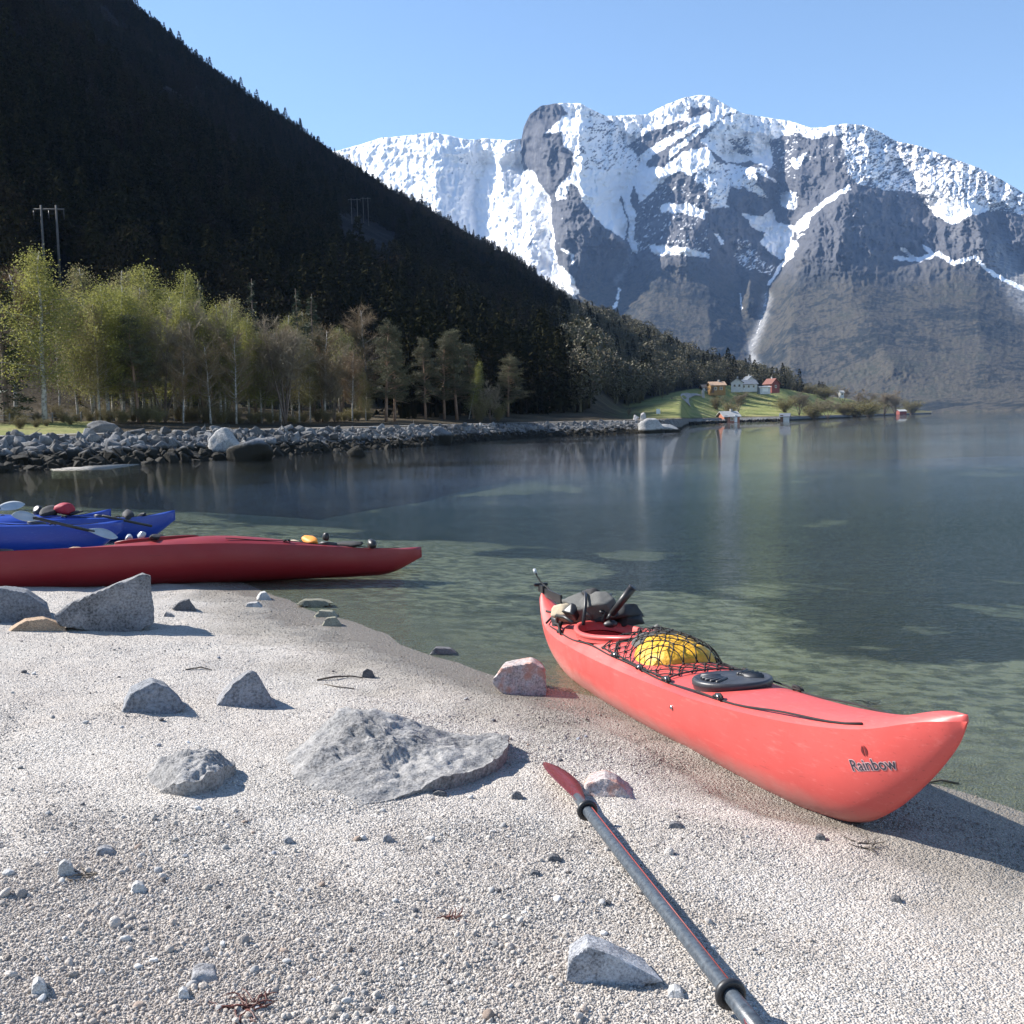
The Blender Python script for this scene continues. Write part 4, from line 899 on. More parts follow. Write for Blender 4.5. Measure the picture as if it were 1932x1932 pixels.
mat['w_white'] = wallmat('white_cladding', (.56, .56, .55)); mat['w_yellow'] = wallmat('ochre_cladding', (.30, .17, .06)); mat['w_red'] = wallmat('red_cladding', (.20, .05, .04)); mat['w_orange'] = wallmat('orange_red_cladding', (.34, .13, .08))
mat['w_brown'] = wallmat('brown_cladding', (.13, .075, .05)); mat['w_grey'] = wallmat('grey_cladding', (.55, .56, .58)); mat['roof_grey'] = wallmat('slate_roof', (.12, .14, .17)); mat['roof_pale'] = wallmat('metal_roof', (.36, .36, .35)); mat['roof_red'] = wallmat('red_tiles', (.17, .065, .05)); mat['roof_tan'] = wallmat('tan_roof', (.40, .27, .18)); mat['glass'] = simple('window_glass', (.02, .025, .03), .1, .1); mat['stonewall'] = wallmat('stone_wall', (.35, .34, .33))
def house(kind, px, R, w, d, hw, hr, rz, wm, rm, label, chimney=True, wins=2, door=True, ridge='x', z0=None, doors=None):
    x, y = pole(px, R); z = land_z(x, y) if z0 is None else z0
    e = empty(kind, (x, y, z), (0, 0, rz)); tag(e, label, 'house' if kind == 'house' else kind.replace('_', ' '), None)
    V = [(-w/2, -d/2, -1), (w/2, -d/2, -1), (w/2, d/2, -1), (-w/2, d/2, -1), (-w/2, -d/2, hw), (w/2, -d/2, hw), (w/2, d/2, hw), (-w/2, d/2, hw)]
    if ridge == 'x': V += [(-w/2, 0, hw+hr), (w/2, 0, hw+hr)]; Fs = [(0, 1, 5, 4), (2, 3, 7, 6), (1, 2, 6, 9, 5), (3, 0, 4, 8, 7), (4, 5, 9, 8), (6, 7, 8, 9)]
    else: V += [(0, -d/2, hw+hr), (0, d/2, hw+hr)]; Fs = [(0, 1, 5, 8, 4), (2, 3, 7, 9, 6), (1, 2, 6, 5), (3, 0, 4, 7), (5, 6, 9, 8), (7, 4, 8, 9)]
    obj('wall', mesh('wall', V, Fs, False), wm, e)
    o_, th = .45, .16
    for sgn in (-1, 1):
        if ridge == 'x': q = [(-w/2-o_, 0, hw+hr+.05), (w/2+o_, 0, hw+hr+.05), (w/2+o_, sgn*(d/2+o_), hw-hr*o_/(d/2)+.05), (-w/2-o_, sgn*(d/2+o_), hw-hr*o_/(d/2)+.05)]
        else: q = [(0, -d/2-o_, hw+hr+.05), (0, d/2+o_, hw+hr+.05), (sgn*(w/2+o_), d/2+o_, hw-hr*o_/(w/2)+.05), (sgn*(w/2+o_), -d/2-o_, hw-hr*o_/(w/2)+.05)]
        q2 = [(a, b_, c+th) for a, b_, c in q]; obj('roof', mesh('roof', q+q2, [(0, 1, 2, 3), (7, 6, 5, 4), (0, 4, 5, 1), (1, 5, 6, 2), (2, 6, 7, 3), (3, 7, 4, 0)], False), rm, e)
    for i in range(wins):
        wx_ = -w/2+w*(i+.75)/(wins+.5); f_ = MB().box((wx_, -d/2-.03, hw*.55), (1.0, .1, 1.1)).build('window', mat['white'], e, False); MB().box((wx_, -d/2-.09, hw*.55), (.8, .06, .9)).build('pane', mat['glass'], f_, False)
    if door: MB().box((-w/2+w*.12, -d/2-.04, 1.0), (.9, .1, 2.0)).build('door', mat['w_brown'] if wm is not mat['w_brown'] else mat['white'], e, False)
    if chimney: MB().box((w*.18 if ridge == 'x' else .2, 0, hw+hr+.3), (.6, .6, 1.1)).build('chimney', mat['stonewall'], e, False)
    for dx_, dw in (doors or ()):
        MB().box((dx_, -d/2-.05, 1.05), (dw, .1, 2.1)).build('door', mat['white'], e, False)
    return e
hz = lambda px, y, R: at(px, y, R)[2]
house('house', 1352, 415, 5.4, 5, 2.7, 1.2, .1, mat['w_yellow'], mat['roof_tan'], 'ochre yellow house with a flat tan roof on the meadow slope', True, 2, True, 'x', hz(1352, 741, 415))
house('house', 1332, 425, 3.4, 4, 2.2, .9, .1, mat['w_brown'], mat['roof_tan'], 'small brown house just left of the ochre yellow one', False, 1, True, 'x', hz(1332, 742, 425))
house('house', 1391, 430, 4.4, 6, 2.6, 1.5, -.2, mat['w_white'], mat['roof_grey'], 'white house with its gable to the water, left of the blue-roofed one', True, 2, False, 'y', hz(1391, 735, 430))
house('house', 1408, 455, 7.2, 6, 2.1, 1.6, .15, mat['w_white'], mat['roof_grey'], 'long low house with a blue-grey slate roof between the white gables', False, 3, True, 'x', hz(1408, 735, 455))
house('house', 1413, 480, 4.4, 6, 3.6, 1.9, .2, mat['w_white'], mat['roof_grey'], 'taller white gabled house standing behind the blue-grey roof', True, 1, False, 'y', hz(1413, 735, 480))
house('house', 1456, 470, 4.2, 5.0, 2.9, 1.9, .5, mat['w_red'], mat['roof_red'], 'dark red gabled house at the right of the house group', True, 1, False, 'y', hz(1456, 737, 470))
house('garage', 1441, 455, 4.2, 4, 1.7, .4, .1, mat['w_grey'], mat['roof_pale'], 'low pale garage in front of the dark red house', False, 0, False, 'x', hz(1441, 739, 455), [(0, 2.4)])
b_ = house('boathouse', 1374, 330, 5.0, 4.6, 1.75, 1.35, .28, mat['w_orange'], mat['roof_pale'], 'orange-red boathouse with a pale metal roof on the sea wall', True, 1, True, 'x', hz(1374, 797, 330), [(1.2, .9)])
house('shed', 1481, 335, 2.3, 2.6, 1.55, .75, -.3, mat['w_grey'], mat['roof_grey'], 'small grey-white shed alone at the water edge', False, 0, True, 'x', hz(1481, 795.5, 335))
house('boathouse', 1700, 900, 5.5, 7, 1.6, 1.2, .1, mat['w_red'], mat['roof_pale'], 'dark red boathouse far along the shore beside the bushes', False, 0, False, 'x', hz(1700, 780, 900))
house('hut', 1587, 640, 1.9, 3, 2.2, .9, .1, mat['w_white'], mat['roof_pale'], 'tiny white hut on the meadow edge among brown bushes', False, 1, False, 'x', hz(1587, 748, 640))
o = MB().box((0, 0, 1.0), (.9, .9, 3.2), 0, .85).build('gatepost', mat['stonewall'], None, False); x, y = pole(1327, 395); o.location = (x, y, hz(1327, 749, 395)); tag(o, 'short pale stone pillar beside the driveway bend', 'pillar')
# sea wall and driveway
sw = MB()
def strip(name, pts_, wd, dz, m_, label):
    V = []; 
    for i, p in enumerate(pts_):
        d = Vector(pts_[min(i+1, len(pts_)-1)])-Vector(pts_[max(i-1, 0)]); s_ = Vector((-d.y, d.x, 0)).normalized()*wd/2
        for k_ in (-1, 1):
            q = Vector(p)+s_*k_; V.append((q.x, q.y, land_z(q.x, q.y)+dz))
    return tag(obj(name, (V, [(2*i, 2*i+1, 2*i+3, 2*i+2) for i in range(len(pts_)-1)]), m_), label, kind='structure')
dv_ = []
for t in np.linspace(0, 1, 26):
    px = float(np.interp(t, [0, .25, .5, .75, 1], [1296, 1292, 1293, 1303, 1322])); R = float(np.interp(t, [0, .25, .5, .75, 1], [335, 352, 372, 390, 402])); x, y = pole(px, R); dv_.append((x, y, 0))
strip('driveway', dv_, 2.6, .25, bpy.data.materials['gravel_road'], 'pale gravel driveway curving up the meadow to the houses')
e = empty('sea_wall', (0, 0, 0)); tag(e, 'low rough stone sea wall along the meadow shore', 'sea wall'); prev = None
for px in np.arange(1300, 1475, 4.2):
    a = azel(px, 790)[0]; R = float(np.interp(a, AZ, R0)); s = RB.uniform(.55, 1.0); q = obj('stone', RB.choice(BK), None, e, (math.sin(a)*R, math.cos(a)*R, .45), (0, RB.uniform(-.3, .3), RB.uniform(0, 6))); q.scale = (s, s*.8, s*1.05)
# meadow trees and bushes
for px, R, yt, wd, kd, lb in ((1352, 365, 745, 1.6, 'bush', 'rounded bare orchard bush below the ochre house'), (1392, 372, 742, 1.6, 'multi', 'spreading bare fruit tree below the white gable'), (1378, 355, 752, 1.5, 'bush', 'small dark bush left of the spreading fruit tree'), (1480, 395, 744, 1.9, 'bush', 'wide dark bush on the right of the meadow'), (1508, 405, 742, 1.7, 'multi', 'bare fruit tree right of the wide dark bush'), (1535, 420, 750, 1.8, 'bush', 'grey bush in the middle of the meadow row'), (1562, 430, 752, 1.8, 'multi', 'last bare tree of the meadow row towards the willow'), (1478, 560, 688, .8, 'spruce', 'dark spruce standing tall right of the red house'), (1466, 590, 700, .8, 'spruce', 'smaller dark spruce behind the red house'), (1302, 440, 712, 1.3, 'multi', 'large pale bare tree left of the brown house'), (1275, 420, 716, 1.4, 'multi', 'pale bare tree left of the driveway'), (1362, 500, 700, 1.3, 'bush', 'brown bush behind the ochre house'), (1615, 520, 751, 3.4, 'bush', 'big rounded olive willow bush at the shore'), (1592, 510, 758, 2.6, 'bush', 'lower olive bush left of the big willow'), (1640, 560, 757, 2.6, 'bush', 'lower olive bush right of the big willow'), (1668, 800, 742, 2.0, 'multi', 'pale bare bush near the far boathouse'), (1690, 820, 745, 2.0, 'multi', 'reddish bare bush behind the far boathouse'), (1720, 1000, 752, 2.0, 'bush', 'grey bush at the end of the spit'), (1520, 620, 724, 2.4, 'bush', 'dark brown thicket right of the spruce'), (1555, 640, 726, 2.4, 'bush', 'brown thicket above the meadow end'), (1590, 680, 733, 2.2, 'multi', 'brown bare trees behind the white hut'), (1630, 740, 738, 2.0, 'multi', 'bare trees behind the big willow'), (1250, 330, 770, 1.0, 'multi', 'thin bare sapling by the road beyond the outcrop'), (1268, 320, 768, 1.0, 'multi', 'thin bare sapling right of the road sign')):
    tree(kd, rnd.randrange(2), px, R, yt, lb, 'trees and bushes round the meadow', wd)
# ------------------------------------------------------------------ stones lying on the beach
def hull_planes(pts_):
    b = bmesh.new(); [b.verts.new(p) for p in pts_]; r = bmesh.ops.convex_hull(b, input=b.verts); b.normal_update()
    c = sum((v.co for v in b.verts), Vector())/len(b.verts)
    pl = [(f.normal.copy(), f.normal.dot(f.calc_center_median()-c)) for f in b.faces]; b.free(); return pl, c
def stone(label, poly, depth, m_, seed, base_y=None, sink=.04, rough=.05, fine=.03, name='stone', dz=0., spread=.55, group=None, sharp=40):
    """poly: silhouette points in the photo; the stone stands upright on the sand with its own real depth"""
    poly = np.array(poly, float); by = base_y or poly[:, 1].max(); bx = poly[np.argmax(poly[:, 1]), 0]
    g = on_sand(bx, by); R = math.hypot(g[0], g[1]); fw = np.array([g[0], g[1], 0])/R; rt = np.array([fw[1], -fw[0], 0]); pts_ = []
    for x, y in poly:
        d = ray(x, y); t = ((g-EYE)@fw)/(d@fw); q = EYE+d*t-g; u, w_ = q@rt, q[2]
        k_ = max(.15, 1-.75*max(0, w_)/max(1e-3, (by-poly[:, 1].min())/F*R)*spread)
        for s_ in (-.12, 1.0): pts_.append(rt*u*(1 if s_ < 0 else .86)+fw*depth*(s_*k_+(1-k_)*.35)+np.array([0, 0, w_*(1 if s_ < 0 else .9)-sink]))
    pl, c = hull_planes([Vector(p) for p in pts_]); me = rock_mesh(name, seed, 5 if (poly[:, 0].max()-poly[:, 0].min()) > 90 else 4, (1, 1, 1), 0, rough, pl, fine)
    if sharp:
        try: me.set_sharp_from_angle(angle=math.radians(sharp))
        except Exception: pass
    o = obj(name, me, m_, None, Vector(g)+c+Vector((0, 0, dz))); return tag(o, label, 'stone', group)
ST = 'stones lying on the beach'
stone('big dark grey wedge of rock with a sharp raised corner', [(100, 1150), (128, 1128), (270, 1072), (284, 1076), (288, 1130), (292, 1166), (235, 1190), (150, 1176), (105, 1170)], .42, mat['granite'], 201, spread=.35, rough=.07, fine=.05, group=ST)
stone('rounded blue-grey boulder cut by the left edge of the beach', [(-60, 1150), (-50, 1110), (0, 1100), (50, 1108), (92, 1136), (96, 1160), (60, 1172), (-40, 1172)], .5, mat['grey_blue'], 202, spread=.4, rough=.07, fine=.04, group=ST)
stone('low brown slab lying in front of the rounded blue-grey boulder', [(8, 1184), (45, 1162), (85, 1157), (118, 1168), (127, 1182), (60, 1190)], .26, mat['brown_stone'], 203, spread=.4, group=ST)
stone('dark tilted stone right of the big wedge of rock', [(322, 1140), (340, 1126), (356, 1122), (372, 1143), (345, 1152)], .2, mat['dark_stone'], 204, group=ST)
stone('small grey stone between the big wedge and the dark tilted stone', [(304, 1160), (312, 1146), (324, 1150), (331, 1164)], .12, mat['granite'], 205, group=ST)
stone('white chalky stone at the edge of the water, upper of the pair', [(482, 1132), (492, 1115), (502, 1113), (516, 1132)], .2, mat['white_stone'], 206, dz=.02, group=ST)
stone('pale grey stone at the edge of the water, lower of the pair', [(458, 1144), (466, 1130), (484, 1129), (503, 1146)], .2, mat['pale_stone'], 207, group=ST)
stone('flat greenish stone in the shallows, farthest out of three', [(556, 1140), (572, 1131), (605, 1130), (632, 1136), (600, 1146)], .22, mat['green_stone'], 208, dz=.03, group=ST)
stone('greenish stone in the shallows, left of the nearest two', [(590, 1162), (602, 1150), (628, 1152), (638, 1164)], .16, mat['green_stone'], 209, dz=.03, group=ST)
stone('round mossy stone in the shallows, right of the nearest two', [(606, 1176), (616, 1162), (634, 1160), (646, 1176), (628, 1181)], .14, mat['green_stone'], 210, dz=.02, group=ST)
stone('flat dark stone where the wet sand meets the water', [(808, 1226), (820, 1212), (850, 1214), (872, 1230), (845, 1236)], .16, mat['dark_stone'], 211, group=ST)
stone('pinkish granite block beside the stern of the salmon kayak', [(928, 1272), (945, 1246), (1005, 1237), (1028, 1250), (1033, 1296), (1000, 1310), (950, 1296)], .3, mat['pink_stone'], 212, spread=.3, rough=.06, fine=.04, group=ST)
stone('rounded grey mound of stone left of the pointed one', [(228, 1328), (245, 1295), (290, 1273), (318, 1283), (354, 1318), (330, 1334), (255, 1342)], .3, mat['grey_blue'], 213, rough=.06, fine=.04, group=ST, sharp=0)
stone('pointed pyramid stone casting a sharp shadow', [(405, 1318), (440, 1278), (474, 1254), (484, 1258), (512, 1308), (526, 1326), (430, 1330)], .26, mat['granite'], 214, rough=.05, fine=.03, spread=.9, group=ST)
def mound(label, foot, peaks, m_, seed, cx, cy, edge):
    c = on_sand(cx, cy); B = np.array([on_sand(x, y) for x, y in foot]); Pk = np.array([[*on_sand(x, y)[:2], h_] for x, y, h_ in peaks]); nA, nR = 160, 44
    ang_ = np.arctan2(B[:, 1]-c[1], B[:, 0]-c[0]); rad_ = np.hypot(B[:, 1]-c[1], B[:, 0]-c[0]); o_ = np.argsort(ang_); ang_, rad_, ed = ang_[o_], rad_[o_], np.array(edge)[o_]
    a = np.linspace(-np.pi, np.pi, nA, endpoint=False); rb_ = np.interp(a, np.r_[ang_-2*np.pi, ang_, ang_+2*np.pi], np.r_[rad_, rad_, rad_]); eb = np.interp(a, np.r_[ang_-2*np.pi, ang_, ang_+2*np.pi], np.r_[ed, ed, ed])
    rb_ = rb_*(1+.05*fbm(np.cos(a)*3+5, np.sin(a)*3, 4, seed)); t = np.linspace(.001, 1, nR)[:, None]; X = c[0]+np.cos(a)*rb_*t; Y = c[1]+np.sin(a)*rb_*t
    w = 0; h = 0
    for px_, py_, hh in Pk: q = 1/(.003+(X-px_)**2+(Y-py_)**2)**1.5; w = w+q; h = h+q*hh
    h = h/w*(1-(1-eb/np.maximum(h/w, .01).clip(.03))*ss(.55, 1, t)); h = np.maximum(h, 0)
    n1 = fbm(X*7, Y*7, 5, seed+1, .6); n2 = ridged(X*11+Y*4, Y*9, 4, seed+2); h = h+(.030*n1+.014*n2+.007*fbm(X*45, Y*45, 3, seed+4))*ss(0, .05, h+.01)-.006
    Z = np.vectorize(lambda x, y: sand_z(x, y))(X, Y)+h; V = np.stack([X, Y, Z], -1); low = np.stack([X[-1]*.97+c[0]*.03, Y[-1]*.97+c[1]*.03, Z[-1]-h[-1]-.05], -1)
    V = np.concatenate([V, low[None]], 0).reshape(-1, 3); Fc = [(i*nA+k, i*nA+(k+1) % nA, (i+1)*nA+(k+1) % nA, (i+1)*nA+k) for i in range(nR) for k in range(nA)]+[tuple(range(nA))[::-1]]
    o = obj('stone', mesh('stone', V-c, [f[::-1] for f in Fc[:-1]]+[tuple(range(nA))]), m_, None, c)
    try: o.data.set_sharp_from_angle(angle=math.radians(50))
    except Exception: pass
    return tag(o, label, 'stone', ST)
mound('large pale boulder half buried in sand with a long low shelf', [(545, 1445), (570, 1495), (650, 1525), (730, 1512), (800, 1497), (880, 1480), (935, 1458), (957, 1430), (930, 1398), (860, 1390), (760, 1378), (640, 1372), (575, 1395)],
 [(690, 1418, .205), (650, 1415, .185), (720, 1425, .17), (600, 1430, .09), (760, 1432, .13), (830, 1432, .085), (900, 1430, .065), (940, 1428, .085), (700, 1470, .075), (640, 1475, .06), (780, 1478, .05), (860, 1465, .055), (620, 1500, .015), (920, 1400, .04), (840, 1395, .03), (640, 1385, .08), (740, 1390, .08)], mat['shelf'], 215, 735, 1445, [0, 0, .0, .01, .04, .05, .065, .075, .03, .0, 0, 0, 0])
mound('pale stone with a dark broken face in the left foreground', [(276, 1470), (300, 1490), (345, 1503), (395, 1495), (424, 1474), (412, 1442), (350, 1434), (295, 1442)], [(372, 1464, .125), (330, 1456, .10), (402, 1468, .10), (300, 1464, .035), (350, 1440, .06), (360, 1485, .10)], mat['shelf'], 217, 355, 1468, [0, .0, .045, .07, .06, .02, 0, 0])
stone('sand-coloured stone with a reddish edge behind the paddle blade', [(1090, 1492), (1105, 1462), (1140, 1452), (1165, 1462), (1202, 1494), (1150, 1502)], .22, mat['pink_stone'], 218, rough=.07, fine=.05, group=ST)
stone('speckled granite fin in the gravel beside the paddle shaft', [(1064, 1842), (1072, 1775), (1110, 1750), (1150, 1762), (1200, 1790), (1250, 1812), (1170, 1836), (1090, 1850)], .12, mat['fin'], 219, rough=.03, fine=.02, spread=.3, sink=.05, group=ST)
stone('dark reddish stone cut by the left edge of the foreground', [(-40, 1592), (-20, 1575), (8, 1578), (17, 1590), (-10, 1602)], .1, mat['dark_stone'], 220, group=ST)
for i, (x, y, w, h_, mm_, lb) in enumerate(((125, 1650, 36, 40, 'white_stone', 'white pebble with a dark shadow in the far left foreground'), (262, 1683, 32, 28, 'white_stone', 'white pebble right of the dark-shadowed one'), (75, 1876, 34, 42, 'white_stone', 'white egg-sized pebble near the bottom left corner'), (347, 1884, 24, 30, 'white_stone', 'blue-white pebble near the bottom edge'), (388, 1852, 60, 26, 'granite', 'long grey flake lying near the bottom left'), (1010, 1651, 22, 14, 'dark_stone', 'dark pebble left of the paddle shaft'), (1046, 1624, 28, 18, 'dark_stone', 'dark pebble closest to the paddle shaft on its left'), (976, 1506, 24, 20, 'dark_stone', 'black pebble left of the paddle blade tip'), (1275, 1561, 30, 16, 'dark_stone', 'dark reddish pebble between paddle and kayak'), (695, 1277, 26, 24, 'dark_stone', 'dark pebble alone on the sand behind the large pale boulder'), (1548, 1583, 22, 16, 'dark_stone', 'dark pebble just below the bow of the salmon kayak'), (732, 1587, 22, 20, 'granite', 'grey pebble below the slab edge'), (200, 1612, 40, 22, 'granite', 'grey stone cluster pebble on the left'), (545, 1590, 20, 18, 'granite', 'grey pebble below the large pale boulder'), (1690, 1700, 24, 14, 'dark_stone', 'dark pebble beside the bow shadow'), (1275, 1880, 34, 22, 'white_stone', 'white pebble close to the lower paddle ring'), (830, 1500, 30, 14, 'dark_stone', 'dark flat pebble under the slab'))):
    stone(lb, [(x-w/2, y), (x-w*.4, y-h_*.5), (x-w*.1, y-h_*.72), (x+w*.3, y-h_*.55), (x+w/2, y-1), (x, y+2)], w/F*3.2, mat[mm_], 240+i, name='pebble', sink=.006, rough=.08, fine=.04, group=ST)
# ------------------------------------------------------------------ pebbles and gravel
PB = []
for i in range(7):
    me = rock_mesh('grain_%d' % i, 300+i, 2 if i < 3 else 1, (1, .85, .7), 7, .12, None, .06); PB.append(me)
m, nt, b = M('gravel_grain'); n = N(nt); r_ = n.rand()
col = n.ramp(r_, (.0, (.22, .205, .19)), (.08, (.39, .36, .33)), (.3, (.46, .425, .38)), (.62, (.54, .50, .455)), (.80, (.61, .575, .53)), (.90, (.46, .38, .32)), (.93, (.75, .73, .70)), (.985, (.12, .11, .105)))
P = n.pos(); col = n.mix(n.ramp(n.noise(1.1, 6, P, .6), (.42, 0.), (.7, .6)), col, (.40, .335, .285))
col = n.mix(n.ramp(n.noise(4.5, 5, P), (.60, 0.), (.76, .6)), col, (.23, .21, .19))
wz = n.ramp(n.math('ADD', n.sep(P, 2), n.math('MULTIPLY', n.noise(2.5, 5, P), -.04)), (.0, 1.), (.025, .8), (.06, 0.))
col = n.mix(n.math('MULTIPLY', wz, .75), col, (.15, .13, .105))
n.link(col, b.inputs['Base Color']); b.inputs['Roughness'].default_value = .8; b.inputs['Specular IOR Level'].default_value = .3
n.link(n.bump(n.noise(3, 4, n.co()), .4, .3), b.inputs['Normal'])
for q in PB: q.materials.append(m)
NG = np.random.default_rng(11)
def gravel_pts(k, y0, y1, power):
    """random spots on the beach in front of the camera, denser close by"""
    d = (y0**power+(y1**power-y0**power)*NG.random(k))**(1/power); a = NG.uniform(-.52, .52, k); x, y = d*np.sin(a)*1.02, d*np.cos(a)
    z = beach_h(x, y); s = shore_d(x, y); return x, y, z, s, d
def gz(x, y):                               # bilinear height of the beach sheet itself
    i = np.clip(np.searchsorted(_xs, x)-1, 0, len(_xs)-2); j = np.clip(np.searchsorted(_ys, y)-1, 0, len(_ys)-2); a = (x-_xs[i])/(_xs[i+1]-_xs[i]); b_ = (y-_ys[j])/(_ys[j+1]-_ys[j])
    return (GZ[j, i]*(1-a)+GZ[j, i+1]*a)*(1-b_)+(GZ[j+1, i]*(1-a)+GZ[j+1, i+1]*a)*b_
x, y, z, s, d = gravel_pts(950000, 2.0, 13.5, .62)
cl = fbm(x*1.6, y*1.6, 4, 77); coarse = np.clip(.5+1.1*cl+.24*(3.4-d)-.5*ss(-.1, .7, x-.12*y), 0, 1.3)
size = np.exp(NG.normal(math.log(.0021), .40, len(x)))*(.75+.65*coarse)*(1+.10*np.clip(d-3, 0, 5))
size *= np.where(NG.random(len(x)) < .004*(.3+1.6*coarse), NG.uniform(1.6, 3.2, len(x)), 1)
keep = (s > -.5) & ((s > .25) | (NG.random(len(x)) < .25)) & (NG.random(len(x)) < np.clip(.30+.75*coarse, .10, 1))
x, y, d, size = x[keep], y[keep], d[keep], size[keep]; zz_ = gz(x, y)+size*.22
k_ = len(x); asp = NG.uniform(.8, 1.25, (k_, 3))
scatter('gravel', np.stack([x, y, zz_], 1), size[:, None]*asp, NG.uniform(0, 6.28, (k_, 3)), NG.integers(0, 7, k_), PB, 'loose pale shell gravel and grit covering the beach')
# single pebbles, large enough to pick out one by one
pebm = [mat['granite'], mat['pale_stone'], mat['dark_stone'], mat['white_stone'], mat['grey_blue'], mat['pink_stone']]
PBM = []
for i in range(12):
    me = rock_mesh('pebble', 320+i, 3, (1, .8, .62), 8, .1, None, .05); me.materials.append(granite('pebble_%d' % i, *[((.42, .41, .40), (.2, .2, .2)), ((.55, .53, .50), (.3, .29, .28)), ((.13, .13, .14), (.06, .06, .06)), ((.70, .69, .67), (.45, .44, .43)), ((.30, .31, .34), (.14, .15, .16)), ((.40, .31, .25), (.22, .17, .14))][i % 6], scale=18)); PBM.append(me)
RP = random.Random(31); k_ = 0
while k_ < 105:
    px, py = RP.uniform(0, 1925), RP.uniform(1230, 1925)
    g = on_sand(px, py)
    if shore_d(np.array([g[0]]), np.array([g[1]]))[0] < .15: continue
    if fbm(np.array([g[0]*1.6]), np.array([g[1]*1.6]), 4, 77)[0]+.35*(px < 900)-.25*(px > 1200) < RP.uniform(-.3, .45): continue
    s = RP.uniform(.006, .011)*(1+.10*g[1]) if RP.random() < .85 else RP.uniform(.012, .019)
    o = obj('pebble', RP.choice(PBM), None, None, (g[0], g[1], g[2]+s*.3), (RP.uniform(-.5, .5), RP.uniform(-.5, .5), RP.uniform(0, 6))); o.scale = (s, s, s*RP.uniform(.8, 1.2)); k_ += 1
    tag(o, 'loose pebble lying on the pale gravel of the beach', 'pebble', 'pebbles scattered over the beach')
# twigs and weed
def twig(label, pts_, r, m_=None, name='twig'):
    P = [Vector(on_sand(x, y))+Vector((0, 0, r*.8+dz)) for x, y, dz in pts_]; return tag(MB().tube(P, [r, r*1.1, r*.8, r*.5][:len(P)] if len(P) <= 4 else r, 5).build(name, m_ or mat['driftwood']), label, name.replace('_', ' '))
twig('dark driftwood twig lying on the sand above the pointed stone', [(598, 1284, .0), (630, 1282, .012), (662, 1278, .004), (684, 1280, 0)], .006)
twig('thin curved twig below the longer dark one', [(612, 1292, 0), (640, 1298, .004), (668, 1300, 0)], .0035)
twig('thin twig lying near the middle of the upper beach', [(350, 1264, 0), (380, 1262, .008), (400, 1265, 0)], .004)
twig('dark twig at the water line below the bow tip', [(1735, 1480, 0), (1775, 1476, .006), (1810, 1480, 0)], .005)
def weed(label, cx, cy, rad, nf, m_, seed):
    R = random.Random(seed); c = on_sand(cx, cy); mb = MB()
    for i in range(nf):
        a = R.uniform(0, 6.28); P = [Vector((c[0]+R.gauss(0, rad*.35), c[1]+R.gauss(0, rad*.35), c[2]+.004))]
        for k in range(5): a += R.uniform(-.7, .7); P.append(P[-1]+Vector((math.cos(a)*rad*.28, math.sin(a)*rad*.28, R.uniform(-.004, .007))))
        for p in P: p.z = max(p.z, sand_z(p.x, p.y)+.003)
        mb.tube(P, [.002, .0028, .0026, .0022, .0018, .001], 4)
    tag(mb.build('seaweed', m_), label, 'seaweed')
weed('dried red-brown tuft of seaweed near the bottom edge', 455, 1905, .05, 26, mat['kelp'], 1)
weed('dark brown wisp of seaweed on the gravel at the far left', 160, 1652, .04, 8, mat['driftwood'], 2)
weed('small dark seaweed tuft between paddle and large pale boulder', 850, 1735, .03, 8, mat['kelp'], 3)
weed('sparse seaweed wisps in the bow shadow', 1640, 1600, .05, 8, mat['driftwood'], 4)
weed('dark seaweed clump in the shallows behind the bow', 1640, 1328, .07, 12, mat['driftwood'], 5)
